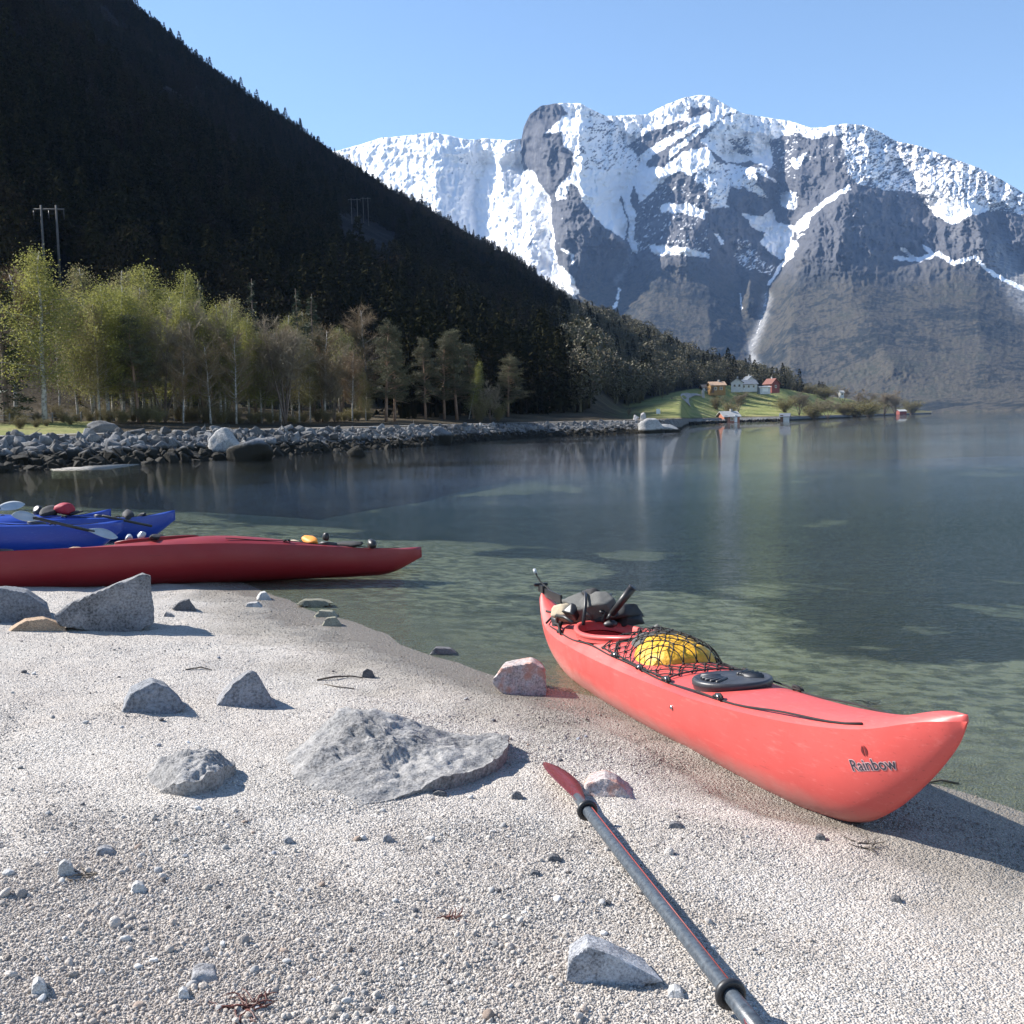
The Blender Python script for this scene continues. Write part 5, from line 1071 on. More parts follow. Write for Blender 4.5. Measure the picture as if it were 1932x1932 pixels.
# ------------------------------------------------------------------ kayaks
class Hull:
    """one sea kayak: s runs from bow (0) to stern (L), l across, z up"""
    def __init__(s, L, zs, zk, zd, wmax):
        s.L, s.zs_, s.zk_, s.zd_, s.wm = L, zs, zk, zd, wmax
    def w(s, x):
        t = np.clip(x/s.L, 0, 1); e = np.minimum(x, s.L-x); return s.wm*np.clip(np.sin(np.pi*np.clip(t, .004, .996)**.95), 0, 1)**.62*np.sqrt(np.clip(e/.05, .03, 1))
    def cur(s, T, x): 
        xs, ys = np.array(T[0], float), np.array(T[1], float); h = np.diff(xs); m_ = np.gradient(ys, xs)
        i = np.clip(np.searchsorted(xs, x)-1, 0, len(xs)-2); t = (x-xs[i])/h[i]
        return (2*t**3-3*t**2+1)*ys[i]+(t**3-2*t**2+t)*h[i]*m_[i]+(-2*t**3+3*t**2)*ys[i+1]+(t**3-t**2)*h[i]*m_[i+1]
    def zs(s, x): return s.cur(s.zs_, x)
    def zk(s, x): return s.cur(s.zk_, x)
    def zd(s, x): return s.cur(s.zd_, x)
    def hull_l(s, x, z):
        a, b_ = s.zk(x), s.zs(x); v = np.clip((z-a)/(b_-a), 0, 1); e = np.minimum(x, s.L-x); p = 1.3+1.5*np.clip(e/.9, 0, 1)
        return s.w(x)*(1-(1-v)**p)**(1/(1.75+.35*np.clip((e-.3)/.8, 0, 1)))
    def deck(s, x, l):
        u = np.clip(np.abs(l)/s.w(x), 0, 1); return s.zs(x)+(s.zd(x)-s.zs(x))*(1-u**2.6)
    def meshes(s, hole=None, ns=150):
        st = s.L*(.5-.5*np.cos(np.pi*np.linspace(0, 1, ns)))*.35+np.linspace(0, s.L, ns)*.65; nh, nd = 12, 13
        vv = 1-np.cos(np.linspace(0, np.pi/2, nh)); vv = np.linspace(0, 1, nh)**1.5
        rows_ = []
        for x in st:
            a, b_ = s.zk(x), s.zs(x); z = a+(b_-a)*vv; l = s.hull_l(np.full(nh, x), z)
            rows_.append([(x, -l[k], z[k]) for k in range(nh-1, 0, -1)]+[(x, 0, a)]+[(x, l[k], z[k]) for k in range(1, nh)])
        n_ = 2*nh-1; V = [p for r in rows_ for p in r]; Fc = [(i*n_+k, i*n_+k+1, (i+1)*n_+k+1, (i+1)*n_+k) for i in range(ns-1) for k in range(n_-1)]
        Fc += [tuple(range(n_)), tuple(range((ns-1)*n_, ns*n_))[::-1]]
        D_, G = [], []
        for x in st:
            w_ = s.w(x)
            for u in np.sin(np.linspace(-np.pi/2, np.pi/2, 2*nd-1)): D_.append((x, w_*u, s.deck(x, w_*u)))
        n2 = 2*nd-1; G += [tuple(range(n2)), tuple(range((ns-1)*n2, ns*n2))[::-1]]
        for i in range(ns-1):
            for k in range(n2-1):
                q = (i*n2+k, (i+1)*n2+k, (i+1)*n2+k+1, i*n2+k+1)
                if hole:
                    c = np.mean([D_[j] for j in q], 0)
                    if ((c[0]-hole[0])/hole[1])**2+(c[1]/hole[2])**2 < 1: continue
                G.append(q)
        return (V, Fc), (D_, G)
def ring(cx, ra, rb, fz, n_=48, e=2.2):
    out = []
    for k in range(n_):
        a = 2*math.pi*k/n_; c, s_ = math.cos(a), math.sin(a); x = cx+ra*abs(c)**(2/e)*(1 if c >= 0 else -1); y = rb*abs(s_)**(2/e)*(1 if s_ >= 0 else -1); out.append((x, y, fz(x, y)))
    return out
def loft(rings, close_last=False):
    n_ = len(rings[0]); V = [p for r in rings for p in r]; Fc = [(i*n_+k, i*n_+(k+1) % n_, (i+1)*n_+(k+1) % n_, (i+1)*n_+k) for i in range(len(rings)-1) for k in range(n_)]
    if close_last: Fc.append(tuple(range((len(rings)-1)*n_, len(rings)*n_)))
    return V, Fc
def cockpit(h, e, c, ra, rb, m_):
    fz = lambda x, y: float(h.deck(x, y))
    prof = [(1.06, -.004), (1.05, .018), (1.09, .026), (1.09, .036), (1.0, .040), (.95, .030), (.93, -.02), (.90, -.12), (.82, -.19)]
    R_ = [ring(c, ra*k, rb*k, lambda x, y, d_=dz_: float(h.zd(c))*.35+.65*fz(x, y*.9)+d_-.012) for k, dz_ in prof[:7]]
    obj('coaming', loft(R_), m_, e)
    zf = float(h.zk(c))+.04
    R2_ = [ring(c, ra*.935, rb*.935, lambda x, y: fz(x, y*.9)-.02), ring(c, ra*.9, rb*.88, lambda x, y: zf+.10), ring(c, ra*.75, rb*.6, lambda x, y: zf)]
    obj('cockpit_tub', loft(R2_, True), mat['inner'], e)
def hatch(h, e, c, ra, rb, name='hatch_cover', ribs=True):
    z0 = float(h.zd(c)); sl_ = float(h.zd(c+.1)-h.zd(c-.1))/.2
    fz = lambda d_: (lambda x, y: z0+sl_*(x-c)+d_)
    o = obj(name, loft([ring(c, ra*k, rb*k, fz(d_), e=2.) for k, d_ in ((.98, -.03), (1, .0), (1.03, .006), (1.03, .024), (1.0, .032), (.94, .034), (.90, .030), (.3, .034), (.01, .035))]), mat['hatch'], e)
    if ribs:
        for sg in (-1, 1):
            for i in range(6):
                a = sg*math.pi/2+(i-2.5)*.24; r = MB().tube([(c+ra*.30*math.cos(a), rb*.30*math.sin(a), z0+.036), (c+ra*.80*math.cos(a), rb*.80*math.sin(a), z0+.035)], .009, 5).build('rib', mat['hatch'], o)
    return o
def deckline(h, e, s0, s1, side, u=.84, off=.009, fit=()):
    xs = np.linspace(s0, s1, 40); MB().tube([(x, side*u*h.w(x), h.deck(x, u*h.w(x))+off+.006*math.sin(x*9)) for x in xs], .0048, 5).build('deck_line', mat['rope'], e)
    for x in fit:
        l = u*h.w(x); z = float(h.deck(x, l)); mb = MB()
        mb.tube([(x-.03, side*l*1.0, z+.002), (x-.028, side*l*.97, z+.022), (x, side*l*.95, z+.028), (x+.028, side*l*.97, z+.022), (x+.03, side*l, z+.002)], .007, 6)
        mb.tube([(x-.04, side*l*1.02, z+.012), (x-.02, side*l*1.05, z+.02), (x+.02, side*l*1.05, z+.02), (x+.04, side*l*1.02, z+.012), (x+.02, side*l*.95, z+.014), (x-.03, side*l*.95, z+.016), (x-.04, side*l*1.02, z+.012)], .005, 5)
        mb.build('deck_fitting', mat['rope'], e)
        MB().tube([(x-.008, side*l*.99, z+.01), (x+.008, side*l*.99, z+.024)], .009, 6).build('buckle', mat['steel'], e)
# the salmon-red kayak in front
KA, KB = gp(1826, 1350, .60), gp(1022, 1110, .42); ax = (KB-KA)[:2]; KL = float(np.hypot(*ax)); ang = math.atan2(ax[1], ax[0])
SV = [0, .1, .4, .7, 1, 1.3, 1.6, 1.9, 2.2, 2.5, 2.8, 3.1, 3.4, 3.7, 4.0, 4.25, KL]
HS = Hull(KL, (SV, [.580, .560, .462, .405, .368, .339, .315, .301, .284, .269, .253, .238, .224, .214, .226, .32, .395]),
          ([0, .02, .06, .12, .25, .4, .55, .75, 1., 1.5, 2.2, 3., 3.5, 3.8, 4.05, 4.25, KL], [.575, .53, .468, .395, .263, .137, .046, -.010, -.035, -.040, -.06, -.075, -.078, -.05, .00, .07, .20]),
          ([0, .1, .35, .7, 1.0, 1.3, 1.6, 2.1, 2.55, 2.75, 3.3, 3.7, 4.0, 4.25, KL], [.603, .590, .512, .448, .408, .375, .350, .352, .378, .382, .318, .276, .282, .355, .42]), .265)
ks = empty('kayak', (KA[0], KA[1], 0), (0, 0, ang)); tag(ks, 'salmon-red sea kayak drawn up on the gravel, its bow towards the viewer', 'kayak', 'sea kayaks drawn up on the shore')
CC, CA, CB = 3.02, .40, .185
hm, dm = HS.meshes((CC, CA, CB)); obj('hull', hm, mat['salmon'], ks); obj('deck', dm, mat['salmon'], ks); cockpit(HS, ks, CC, CA, CB, mat['salmon'])
hatch(HS, ks, 1.60, .175, .185); hatch(HS, ks, 3.86, .12, .105, ribs=False)
deckline(HS, ks, .42, 3.9, 1, .84, fit=(1.36, 1.86, 2.18, 2.52, 3.62)); deckline(HS, ks, .42, 3.9, -1, .84, fit=(1.36, 1.86, 2.2, 2.52, 3.62))
# gear strapped to the front deck
def lump(fc, sc, ll, rs, rl, hh, seed, base):
    ny_, nx_ = 26, 34; P = np.zeros((ny_, nx_, 3))
    for j in range(ny_):
        for i in range(nx_):
            r = j/(ny_-1); a = 2*math.pi*i/(nx_-1); e = 2.6; c, s_ = math.cos(a), math.sin(a); q = (abs(c)**e+abs(s_)**e)**(-1/e); x = sc+rs*r**.8*c*q; y = ll+rl*r**.8*s_*q
            k = (1-r**3.2)**.6
            f = .018*float(fbm(np.array([x*9+seed]), np.array([y*9]), 3, seed)[0])+.020*abs(float(fbm(np.array([x*14+y*9+seed]), np.array([y*5]), 3, seed+3)[0])); P[j, i] = (x, y, base(x, y)+hh*k+f*k-.004)
    return P
dk = lambda x, y: float(HS.deck(min(max(x, .01), KL-.01), y))
yb = obj('dry_bag', grid_mesh('dry_bag', lump(None, 2.27, -.025, .20, .205, .07, 1, dk)), mat['yellow']); yb.location = ks.location; yb.rotation_euler = ks.rotation_euler
tag(yb, 'yellow dry bag lashed under the net on the salmon kayak', 'dry bag')
gbag = lambda x, y: dk(x, y)+.02
gb = obj('deck_bag', grid_mesh('deck_bag', lump(None, 2.47, -.06, .12, .185, .035, 5, gbag)), mat['grey_fabric']); gb.location = ks.location; gb.rotation_euler = ks.rotation_euler
tag(gb, 'dark grey deck bag lying behind the yellow one under the net', 'deck bag')
def bump_(x, y, sc, ll, rs, rl, hh):
    r = ((abs(x-sc)/rs)**2.6+(abs(y-ll)/rl)**2.6)**(1/2.6); r = min(1, r)**1.25; return hh*(1-r**3.2)**.6 if r < 1 else 0
def cover(x, y):
    z = dk(x, y)
    top_ = max(bump_(x, y, 2.27, -.025, .23, .225, .085), bump_(x, y, 2.47, -.06, .15, .2, .07))
    return z+top_+.008
nmb = MB(); RN = random.Random(3); cells = {}
nu, nv_ = 8, 6
for i in range(nu*2+1):
    for j in range(nv_*2+1):
        if (i+j) % 2: continue
        fs, fl = i/(nu*2), j/(nv_*2)*2-1; s_ = 1.88+fs*.86+(abs(fl)**2)*.0; w_ = .80*float(HS.w(s_)); edge = (i in (0, nu*2)) or (j in (0, nv_*2))
        jit = 0 if edge else .013
        x, y = s_+RN.uniform(-jit, jit), fl*w_+RN.uniform(-jit, jit); cells[i, j] = (x, y)
for (i, j), p in cells.items():
    for dj in (-1, 1):
        q = cells.get((i+1, j+dj))
        if q:
            P = []
            for t in np.linspace(0, 1, 6): x, y = p[0]+(q[0]-p[0])*t, p[1]+(q[1]-p[1])*t; P.append((x, y, cover(x, y)+.003*math.sin(math.pi*t)))
            nmb.tube(P, .0032, 4, False)
    nmb.tube([(p[0]-.006, p[1], cover(*p)), (p[0]+.006, p[1], cover(*p)+.004)], .006, 5)
for jj in (0, nv_*2):
    E_ = sorted([(i, p) for (i, j), p in cells.items() if j == jj]); nmb.tube([(p[0], p[1], cover(*p)+.004) for _, p in E_], .0045, 5)
for ii in (0, nu*2):
    E_ = sorted([(j, p) for (i, j), p in cells.items() if i == ii]); nmb.tube([(p[0], p[1], cover(*p)+.004) for _, p in E_], .0045, 5)
nmb.build('deck_net', mat['rope'], ks)
for y0_, y1_ in ((.84, .35), (-.84, -.35)):
    P = [(2.52, y0_*HS.w(2.52), HS.deck(2.52, .84*HS.w(2.52))+.02), (2.66, (y0_+y1_)/2*.24, dk(2.66, .15)+.012), (2.60, y1_*.2, dk(2.6, .05)+.012)]; MB().tube(P, .006, 5).build('bungee', mat['rope'], ks)
# life vest heaped behind the cockpit
lv = empty('life_vest', ks.location, ks.rotation_euler); tag(lv, 'black and grey life vest heaped behind the cockpit of the salmon kayak', 'life vest')
def blob(name, c, r, m_, par, seed, rot=(0, 0, 0), sub=3, rough=.16):
    me = rock_mesh(name, seed, sub, (1, 1, 1), 5, rough, None, .06); o = obj(name, me, m_, par, c, rot); o.scale = r; return o
zc = dk(3.45, 0)
def pad(name, c, r, m_, par, seed, rot=(0, 0, 0)):
    R = random.Random(seed); pl = [((Vector(a)+rv(R)*.12).normalized(), d*R.uniform(.9, 1.1)) for a, d in (((1, 0, 0), .95), ((-1, 0, 0), .95), ((0, 1, 0), .95), ((0, -1, 0), .95), ((0, 0, 1), .62), ((0, 0, -1), .62), ((.7, .7, .3), 1.05), ((-.7, .7, .3), 1.05), ((.7, -.7, .3), 1.05), ((-.7, -.7, .3), 1.05), ((.6, 0, .7), .95), ((-.6, 0, .7), .95))]
    o = obj(name, rock_mesh(name, seed, 4, (1, 1, 1), 0, .07, pl, .045), m_, par, c, rot); o.scale = (r[0]*.92, r[1]*.95, r[2]*.82); return o
pad('back_panel', (3.40, -.16, zc+.09), (.19, .13, .10), mat['dark_fabric'], lv, 401, (.1, .15, .3)); pad('front_panel', (3.55, .0, zc+.11), (.15, .085, .10), mat['grey_fabric'], lv, 402, (.9, -.2, .2)); pad('front_panel', (3.42, -.03, zc+.13), (.16, .075, .10), mat['grey_fabric'], lv, 403, (.75, .25, .5))
pad('lining', (3.64, .09, zc+.075), (.10, .075, .085), mat['beige'], lv, 404, (.4, .2, .4)); pad('shoulder_pad', (3.34, -.22, zc+.05), (.15, .08, .07), mat['dark_fabric'], lv, 405, (0, .1, -.2)); pad('shoulder_pad', (3.58, -.06, zc+.18), (.075, .05, .06), mat['dark_fabric'], lv, 406, (.4, .3, .6)); pad('collar', (3.68, .03, zc+.10), (.09, .06, .075), mat['grey_fabric'], lv, 407, (.3, .4, 0)); pad('pocket', (3.52, .09, zc+.10), (.06, .04, .075), mat['black'], lv, 408, (.8, 0, .4))
for P in ([(3.30, .10, zc+.05), (3.36, .06, zc+.17), (3.46, .02, zc+.215), (3.6, -.02, zc+.20), (3.7, -.05, zc+.1)], [(3.28, -.02, zc+.06), (3.33, -.08, zc+.19), (3.44, -.14, zc+.20), (3.55, -.17, zc+.13)], [(3.72, .12, zc+.0), (3.62, .16, zc+.06), (3.5, .15, zc+.07), (3.40, .13, zc+.05)]): MB().tube(P, .012, 5).build('strap', mat['black'], lv)
blob('buckle', (3.31, -.03, zc+.12), (.022, .018, .014), mat['black'], lv, 410, sub=2)
# black tube handle sticking up beside the vest
Dp = math.hypot(*(ks.matrix_basis @ Vector((3.16, -.10, 0))).xy)
pa, pb = Vector(at(1147, 1168, Dp)), Vector(at(1193, 1109, Dp-.05)); pm = pa.lerp(pb, .16)
pu = empty('bilge_pump', pa); tag(pu, 'black hand pump tube sticking up at a slant beside the life vest', 'hand pump')
MB().tube([pm-pa, pb-pa], [.020, .026], 12).build('barrel', mat['black'], pu); MB().tube([Vector((0, 0, 0)), pm-pa], [.013, .017], 8).build('shaft', mat['black'], pu); MB().tube([pb-pa, (pb-pa)*1.02], .028, 12).build('end_cap', mat['black'], pu)
blob('nozzle', (.015, 0, -.03), (.045, .035, .025), mat['black'], pu, 411, sub=2)
# straps and cable at the stern
MW = Matrix.Translation(Vector((KA[0], KA[1], 0))) @ Matrix.Rotation(ang, 4, 'Z'); MI = MW.inverted(); Ds = math.hypot(KB[0], KB[1])
lp = lambda px, py, dd=0: MI @ Vector(at(px, py, Ds+dd))
MB().tube([lp(1010, 1073, .05), lp(1012, 1085, .02), lp(1020, 1098), lp(1034, 1110, -.1), lp(1046, 1122, -.2), lp(1060, 1138, -.35)], .006, 5).build('rudder_cable', mat['rope'], ks)
MB().tube([lp(1008, 1074, .05), lp(1011, 1082, .03)], .013, 6).build('float', mat['clear'], ks)
rd = MB(); p0 = Vector((KL-.03, 0, float(HS.zd(KL-.03)))); rd.box(p0+Vector((.01, 0, .015)), (.10, .035, .05)); rd.box(p0+Vector((-.20, .0, -.005)), (.36, .012, .06)); rd.tube([p0+Vector((.05, -.05, .04)), p0+Vector((.05, .05, .04))], .012, 6); rd.build('rudder', mat['black'], ks, False)
for P in ([(4.12, .06, dk(4.12, .06)+.01), (4.0, .0, dk(4.0, 0)+.012), (3.92, -.09, dk(3.92, .09)+.012)], [(3.62, .15, dk(3.62, .15)+.015), (3.76, .06, dk(3.76, .06)+.05), (3.9, -.02, dk(3.9, 0)+.06)], [(3.55, .16, dk(3.55, .16)+.015), (3.68, .13, dk(3.68, .13)+.05), (3.85, .1, dk(3.85, .1)+.02)], [(4.15, -.06, dk(4.15, .06)+.01), (4.02, .03, dk(4.02, 0)+.014), (3.95, .12, dk(3.95, .1)+.01)]): MB().tube(P, .008, 5).build('bungee', mat['rope'], ks)
# rivet, seat edge
rz = float(HS.zs(1.72))-.075; MB().tube([(1.72, HS.hull_l(np.array(1.72), np.array(rz))-.002, rz), (1.72, HS.hull_l(np.array(1.72), np.array(rz))+.007, rz+.001)], .010, 10).build('rivet', mat['steel'], ks)
MB().tube([(2.72, -.16, dk(2.72, .16)+.035), (2.72, -.12, dk(2.72, .1)+.05)], .022, 6).build('footrest_knob', mat['grey_fabric'], ks)
MB().tube([(3.12, .12, .30), (3.10, .06, .24), (3.08, .02, .16)], [.02, .02, .02], 5).build('thigh_brace', mat['black'], ks)
# lettering on the bow
def lettering(txt, off, m_, name, scale_x, size, s_mid, z_mid, grow=0., tilt=0.):
    cu = bpy.data.curves.new(name, 'FONT'); cu.body = txt; cu.size = size; cu.align_x = 'CENTER'; cu.resolution_u = 3; cu.offset = grow; cu.extrude = 0
    o = bpy.data.objects.new(name, cu); COL.objects.link(o); dg = bpy.context.evaluated_depsgraph_get(); me = bpy.data.meshes.new_from_object(o.evaluated_get(dg)); bpy.data.objects.remove(o)
    b_ = bmesh.new(); b_.from_mesh(me); bmesh.ops.triangulate(b_, faces=b_.faces)
    for _ in range(2): bmesh.ops.subdivide_edges(b_, edges=[e for e in b_.edges if e.calc_length() > size*.12], cuts=1, use_grid_fill=False); bmesh.ops.triangulate(b_, faces=b_.faces)
    for v in b_.verts: place_on_hull(v, scale_x, s_mid, z_mid, off, tilt)
    b_.to_mesh(me); b_.free(); obj(name, me, m_, ks)
def place_on_hull(v, scale_x, s_mid, z_mid, off, tilt):
    a, c = v.co.x*scale_x, v.co.y; s_ = s_mid-(a*math.cos(tilt)-c*math.sin(tilt)); z_ = z_mid+a*math.sin(tilt)+c*math.cos(tilt); s_ = max(.03, s_)
    v.co = (s_, float(HS.hull_l(np.array(s_), np.array(z_)))+off, z_)
def find_hull(px, py):
    best = None
    for s_ in np.linspace(.1, .9, 81):
        for z_ in np.linspace(.1, .52, 85):
            p = MW @ Vector((s_, float(HS.hull_l(np.array(s_), np.array(z_))), z_)); x, y = proj(p); d = (x-px)**2+(y-py)**2
            if best is None or d < best[0]: best = (d, s_, z_)
    return best[1:]
sa, za = find_hull(1608, 1454); sb, zb_ = find_hull(1697, 1452); tl = math.atan2(zb_-za, sa-sb); sm, zm = (sa+sb)/2, (za+zb_)/2
tw = math.hypot(sa-sb, zb_-za); sz_ = .058
lettering('Rainbow', .0012, mat['logo_edge'], 'lettering_outline', tw/(sz_*3.55), sz_, sm, zm, .0032, tl); lettering('Rainbow', .0024, mat['logo'], 'lettering', tw/(sz_*3.55), sz_, sm, zm, .0004, tl)
b_ = bmesh.new()                                     # small split-leaf emblem over the lettering
sf, zf_ = find_hull(1632, 1415)
for sg in (-1, 1):
    vs = []
    for k in range(9):
        t = k/8; vs.append((sg*(.003+.0115*math.sin(math.pi*t))+.004*(t-.5), (t-.5)*.042))
    inner_ = [(sg*.003+.004*(t-.5), (t-.5)*.034) for t in np.linspace(1, 0, 9)]
    f_ = [b_.verts.new((x, y, 0)) for x, y in vs+inner_]; b_.faces.new(f_)
bmesh.ops.triangulate(b_, faces=b_.faces)
for v in b_.verts: place_on_hull(v, 1., sf, zf_, .002, tl)
me = bpy.data.meshes.new('emblem'); b_.to_mesh(me); b_.free(); obj('emblem', me, mat['blade_red'], ks)

# dark red kayak and the blue ones behind
def kayak2(bow, dirv, L, m_, roll, z0, label, k=1., rise=.10, pitch=0., drop=0.):
    T = lambda f: [f(t) for t in np.linspace(0, 1, 15)]; X = list(np.linspace(0, L, 15))
    h = Hull(L, (X, T(lambda t: k*(.27-drop*max(0, 1-t/.45)**1.3+rise*max(0, 1-t/.13)**1.4+.10*max(0, (t-.9)/.1)**1.4))), (X, T(lambda t: k*((.24-drop)*max(0, 1-t/.10)**1.6+.22*max(0, (t-.91)/.09)**1.6))), (X, T(lambda t: k*(.275-drop*max(0, 1-t/.45)**1.3+.085*math.exp(-((t-.42)/.2)**2)+(rise+.02)*max(0, 1-t/.13)**1.4+.12*max(0, (t-.9)/.1)**1.4))), .275*k)
    a = math.atan2(dirv[1], dirv[0]); e = empty('kayak', (bow[0], bow[1], z0)); e.rotation_euler = (roll, pitch, a)
    tag(e, label, 'kayak', 'sea kayaks drawn up on the shore'); c = L*.54; hm, dm = h.meshes((c, .38, .18), 90)
    obj('hull', hm, m_, e); obj('deck', dm, m_, e); cockpit(h, e, c, .38, .18, m_)
    hatch(h, e, L*.2, .11, .11, ribs=False); hatch(h, e, L*.82, .14, .12, ribs=False); deckline(h, e, .3, L*.42, 1, .82, fit=(L*.16, L*.3)); deckline(h, e, .3, L*.42, -1, .82, fit=(L*.16, L*.3))
    bpy.context.view_layer.update(); return e, h
b0 = np.array(at(797, 1044, 12.35)); dr = np.array([-3.92, -1.8]); dr /= np.hypot(*dr)
rk, rh = kayak2(b0, dr, 5.3, mat['dark_red'], math.radians(13), -.075, 'dark red sea kayak lying along the water line, seen from its shaded side', 1.36, .03, math.radians(-2.2), .10)
def on_k(e, h, s_, l, dz_=0.): return e.matrix_basis @ Vector((s_, l, float(h.deck(s_, abs(l)))+dz_))
def s_at(e, h, px, l):
    return min(np.linspace(.2, h.L-.3, 120), key=lambda s_: abs(proj(on_k(e, h, s_, l))[0]-px))
def thing_on(e, h, name, label, cat, parts, s_, l):
    p = on_k(e, h, s_, l); t = empty(name, p); tag(t, label, cat)
    for nm, c, r, m_, sd in parts: blob(nm, c, r, m_, t, sd, (rnd.uniform(-.3, .3), rnd.uniform(-.3, .3), rnd.uniform(0, 3)), 3, .2)
    return t
thing_on(rk, rh, 'tow_bag', 'orange and black tow line bag on the dark red kayak near its bow', 'tow bag', [('pouch', (0, 0, .03), (.15, .07, .045), mat['orange'], 501), ('flap', (-.17, 0, .02), (.10, .05, .02), mat['beige'], 502), ('clip', (.16, .02, .06), (.04, .03, .05), mat['black'], 503)], s_at(rk, rh, 588, .10), .10)
thing_on(rk, rh, 'rope_coil', 'tangled black rope and straps on the bow of the dark red kayak', 'rope', [('coil', (0, 0, .02), (.28, .08, .04), mat['dark_fabric'], 504), ('knot', (.3, .02, .025), (.10, .05, .05), mat['black'], 505)], s_at(rk, rh, 648, .10), .10)
thing_on(rk, rh, 'bottle', 'small white bottle and black pouch on the deck behind the dark red cockpit', 'bottle', [('pouch', (0, 0, .02), (.2, .06, .045), mat['dark_fabric'], 506), ('bottle_cap', (-.16, -.02, .055), (.045, .045, .05), mat['clear'], 507), ('bottle_body', (-.30, 0, .03), (.07, .04, .04), mat['clear'], 508)], s_at(rk, rh, 300, .10), .10)
bd = np.array([-.92, -.39])
B1 = kayak2(np.array(at(232, 1004, 15.0)), np.array([-.95, -.30]), 5.2, mat['blue'], .16, .02, 'nearest blue sea kayak, lying behind the dark red one on the sand', 1.4, .03, math.radians(-1.5))
B2 = kayak2(np.array(at(331, 985, 17.6)), bd, 5.3, mat['blue'], .15, -.07, 'blue sea kayak whose bow floats farthest out to the right', 1.3, .06, math.radians(-1.))
B3 = kayak2(np.array(at(209, 972, 18.9)), bd, 5.3, mat['blue'], .1, -.05, 'blue sea kayak at the back of the three, its bow tip showing above the others', 1.15, .07, math.radians(-1.2))
thing_on(*B2, 'cap', 'dark red cap lying on top of the blue kayaks', 'cap', [('crown', (0, 0, .09), (.20, .16, .10), mat['redcloth'], 511), ('peak', (.17, 0, .045), (.11, .10, .03), mat['dark_fabric'], 512)], s_at(*B2, 122, .02), .02)
thing_on(*B2, 'rope_coil', 'black coil of straps on the blue kayak left of the red cap', 'rope', [('coil', (0, 0, .05), (.22, .12, .08), mat['dark_fabric'], 513), ('knot', (-.2, .05, .06), (.08, .07, .09), mat['black'], 514)], s_at(*B2, 97, .05), .05)
thing_on(*B2, 'rope_coil', 'black bundle of straps near the bow of the farthest-out blue kayak', 'rope', [('coil', (0, 0, .04), (.20, .09, .07), mat['dark_fabric'], 515), ('strap_end', (.2, .02, .03), (.2, .04, .03), mat['black'], 516)], s_at(*B2, 244, .05), .05)
# ------------------------------------------------------------------ paddles
def blade_mesh(L_, w_, thick=.006, n_=14, curve=.02):
    V = []; Fc = []; prof = [(t, (math.sin(math.pi*min(1, t*.93+.06))**.75)*(.45+.65*t)) for t in np.linspace(0, 1, n_)]
    for t, k in prof:
        hw_ = max(.004, w_*.5*k/1.0)
        for u in (-1, -.5, 0, .5, 1): V.append((t*L_, hw_*u, thick*.5*(1-abs(u)*.7)+(.008 if u == 0 and t < .6 else 0)*(1-t/.6)+curve*(u*u)*k))
        for u in (-1, -.5, 0, .5, 1): V.append((t*L_, hw_*u, -thick*.5*(1-abs(u)*.7)+curve*(u*u)*k))
    for i in range(n_-1):
        for k in range(4):
            a = i*10+k; Fc += [(a, a+10, a+11, a+1), (a+5, a+6, a+16, a+15)]
        a = i*10; Fc += [(a, a+5, a+15, a+10), (a+4, a+14, a+19, a+9)]
    Fc += [(0, 1, 2, 3, 4, 9, 8, 7, 6, 5)]; o = (n_-1)*10; Fc += [(o, o+5, o+6, o+7, o+8, o+9, o+4, o+3, o+2, o+1)]
    return V, Fc
def blade(par, p, d, up, L_, w_, m_, label=None):
    d = Vector(d).normalized(); z = Vector(up); z = (z-d*z.dot(d)).normalized(); y = z.cross(d); o = obj('blade', blade_mesh(L_, w_), m_, par)
    o.matrix_basis = Matrix.Translation(p) @ Matrix((d, y, z)).transposed().to_4x4()
    if label: o['label'] = label
    return o
def rng(px, py): p = on_sand(px, py); return math.hypot(p[0], p[1])
Q1 = Vector(at(1108, 1529, rng(1122, 1556)-.01)); Q2 = Vector(at(1378, 1876, rng(1402, 1912)-.01)); TIP = Vector(at(1031, 1440, rng(1034, 1444)))
pd = empty('paddle', Q1); tag(pd, 'black-shafted kayak paddle with red blades lying across the foreground gravel', 'paddle', 'kayak paddles')
dq = (Q2-Q1).normalized(); R0_ = .0205
MB().tube([Q1-Q1-dq*.16, Q1-Q1-dq*.02, Q2-Q1+dq*.05, Q2-Q1+dq*.32], [.017, R0_, R0_, .026], 16).build('shaft', mat['carbon'], pd)
for q in (Q1, Q2):
    c = q-Q1; rb_ = []; u1 = dq.orthogonal().normalized(); u2 = dq.cross(u1)
    for o_, r in ((-.006, .020), (-.010, .030), (-.008, .037), (0, .040), (.008, .037), (.010, .030), (.006, .020)):
        rb_.append([c+dq*o_*1.1+(u1*math.cos(2*math.pi*k/24)+u2*math.sin(2*math.pi*k/24))*r for k in range(24)])
    obj('drip_ring', loft(rb_), mat['black'], pd)
vw = (Q1-Vector(EYE)).normalized(); sd = dq.cross(Vector((0, 0, 1))).normalized(); sd = sd if sd.x > 0 else -sd
so_ = (sd*.62+Vector((0, 0, .78))).normalized()*(R0_+.0002)
MB().tube([so_, Q2-Q1+so_], .0016, 5).build('stripe', mat['stripe'], pd)
tp = (TIP-Q1); blade(pd, -dq*.045, tp, (sd*.30+Vector((0, 0, .95))), (tp+dq*.045).length, .15, mat['blade_red'], 'red blade of the paddle pointing to the water')
b2p = Q2-Q1+dq*.10; blade(pd, b2p, dq+Vector((0, 0, -.05)), (Vector((0, 0, 1))+sd*.35), .48, .19, mat['blade_red'])
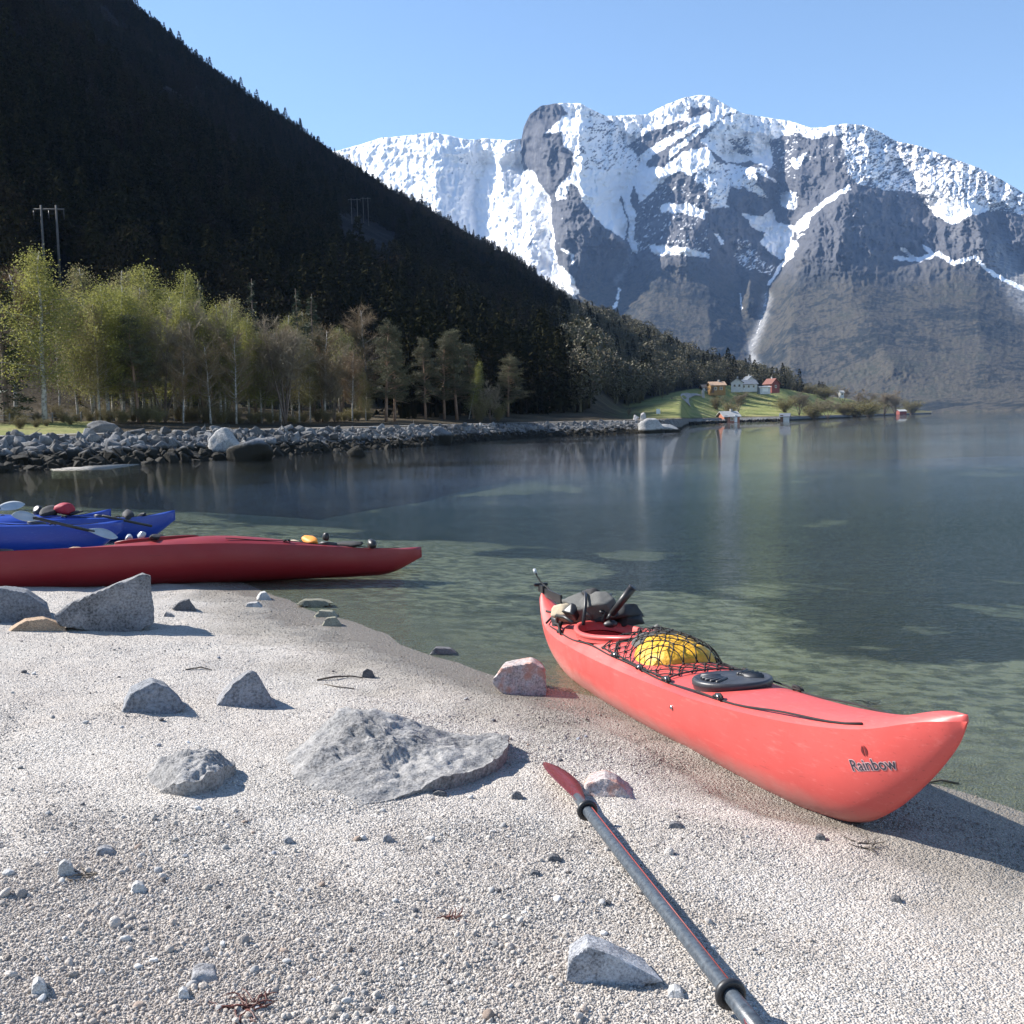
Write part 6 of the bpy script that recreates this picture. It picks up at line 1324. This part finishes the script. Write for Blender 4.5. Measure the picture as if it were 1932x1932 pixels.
def paddle2(p0, p1, p2, p3, label, m_, w_=.19):
    e = empty('paddle', p1); tag(e, label, 'paddle', 'kayak paddles'); d = (p2-p1).normalized()
    MB().tube([p1-p1-d*.1, p2-p1+d*.1], .019, 8).build('shaft', mat['black'], e)
    if p0 is not None: blade(e, Vector((0, 0, 0)), p0-p1, Vector((0, -.75, .65)), (p0-p1).length, w_, m_)
    if p3 is not None: blade(e, p2-p1, p3-p2, Vector((0, -.75, .65)), (p3-p2).length, w_, m_)
v_ = lambda px, py, D_: Vector(at(px, py, D_))
paddle2(v_(22, 972, 14.2), v_(78, 980, 14.3), v_(164, 1000, 14.6), v_(222, 1014, 14.8), 'paddle with pale grey blades leaning across the nearest blue kayak', mat['clear'], .20)
paddle2(v_(47, 951, 16.6), v_(-14, 962, 16.5), v_(-160, 985, 16.3), v_(-220, 990, 16.2), 'paddle with a clear white blade raised at the left edge above the blue kayaks', mat['clear'], .22)
paddle2(None, v_(206, 976, 17.0), v_(274, 990, 17.1), None, 'bare black paddle shaft lying along the bow of a blue kayak', mat['clear'])
# stones between the kayaks, one bit of flotsam
def kstone(px, py, D_, r, label, mm_, seed):
    p = at(px, py, D_); o = obj('stone', rock_mesh('stone', seed, 3, (1, .8, .75), 8, .1, None, .04), mat[mm_], None, (p[0], p[1], sand_z(p[0], p[1])+r*.25)); o.scale = (r, r, r); tag(o, label, 'stone', ST)
kstone(138, 1030, 13.2, .24, 'beige stone between the dark red and the nearest blue kayak', 'brown_stone', 601); kstone(206, 1032, 13.4, .25, 'long pale stone under the grey paddle blade between the kayaks', 'pale_stone', 602); kstone(100, 1042, 12.6, .13, 'small pale stone just behind the dark red kayak', 'pale_stone', 603)
p = at(88, 958, 20.5); o = obj('flotsam', rock_mesh('flotsam', 604, 3, (1, .25, .25), 6, .2, None, .1), mat['driftwood'], None, (p[0], p[1], .02)); o.scale = (.22, .2, .12); tag(o, 'small dark bit of driftwood floating beyond the blue kayaks', 'driftwood')
# ------------------------------------------------------------------ air
bpy.context.view_layer.update()
top_z = float(MV[..., 2].max())+25
HX0, HX1, HY0, HY1 = min(float(MV[..., 0].min()), float(LX.min()), -900)-60, max(float(MV[..., 0].max()), 2600)+60, -80, float(MV[..., 1].max())+60
mb = MB().box(((HX0+HX1)/2, (HY0+HY1)/2, (top_z-4.8)/2), (HX1-HX0, HY1-HY0, top_z+4.8))
m = bpy.data.materials.new('haze_air'); m.use_nodes = True; nt = m.node_tree; nt.nodes.remove(nt.nodes['Principled BSDF'])
pv = nt.nodes.new('ShaderNodeVolumePrincipled'); pv.inputs['Density'].default_value = 4.2e-5; pv.inputs['Color'].default_value = (.33, .55, 1, 1); pv.inputs['Anisotropy'].default_value = .0
nt.links.new(pv.outputs[0], nt.nodes['Material Output'].inputs['Volume'])
tag(mb.build('haze', m, None, False), 'thin blue haze in the air over the fjord', kind='stuff')
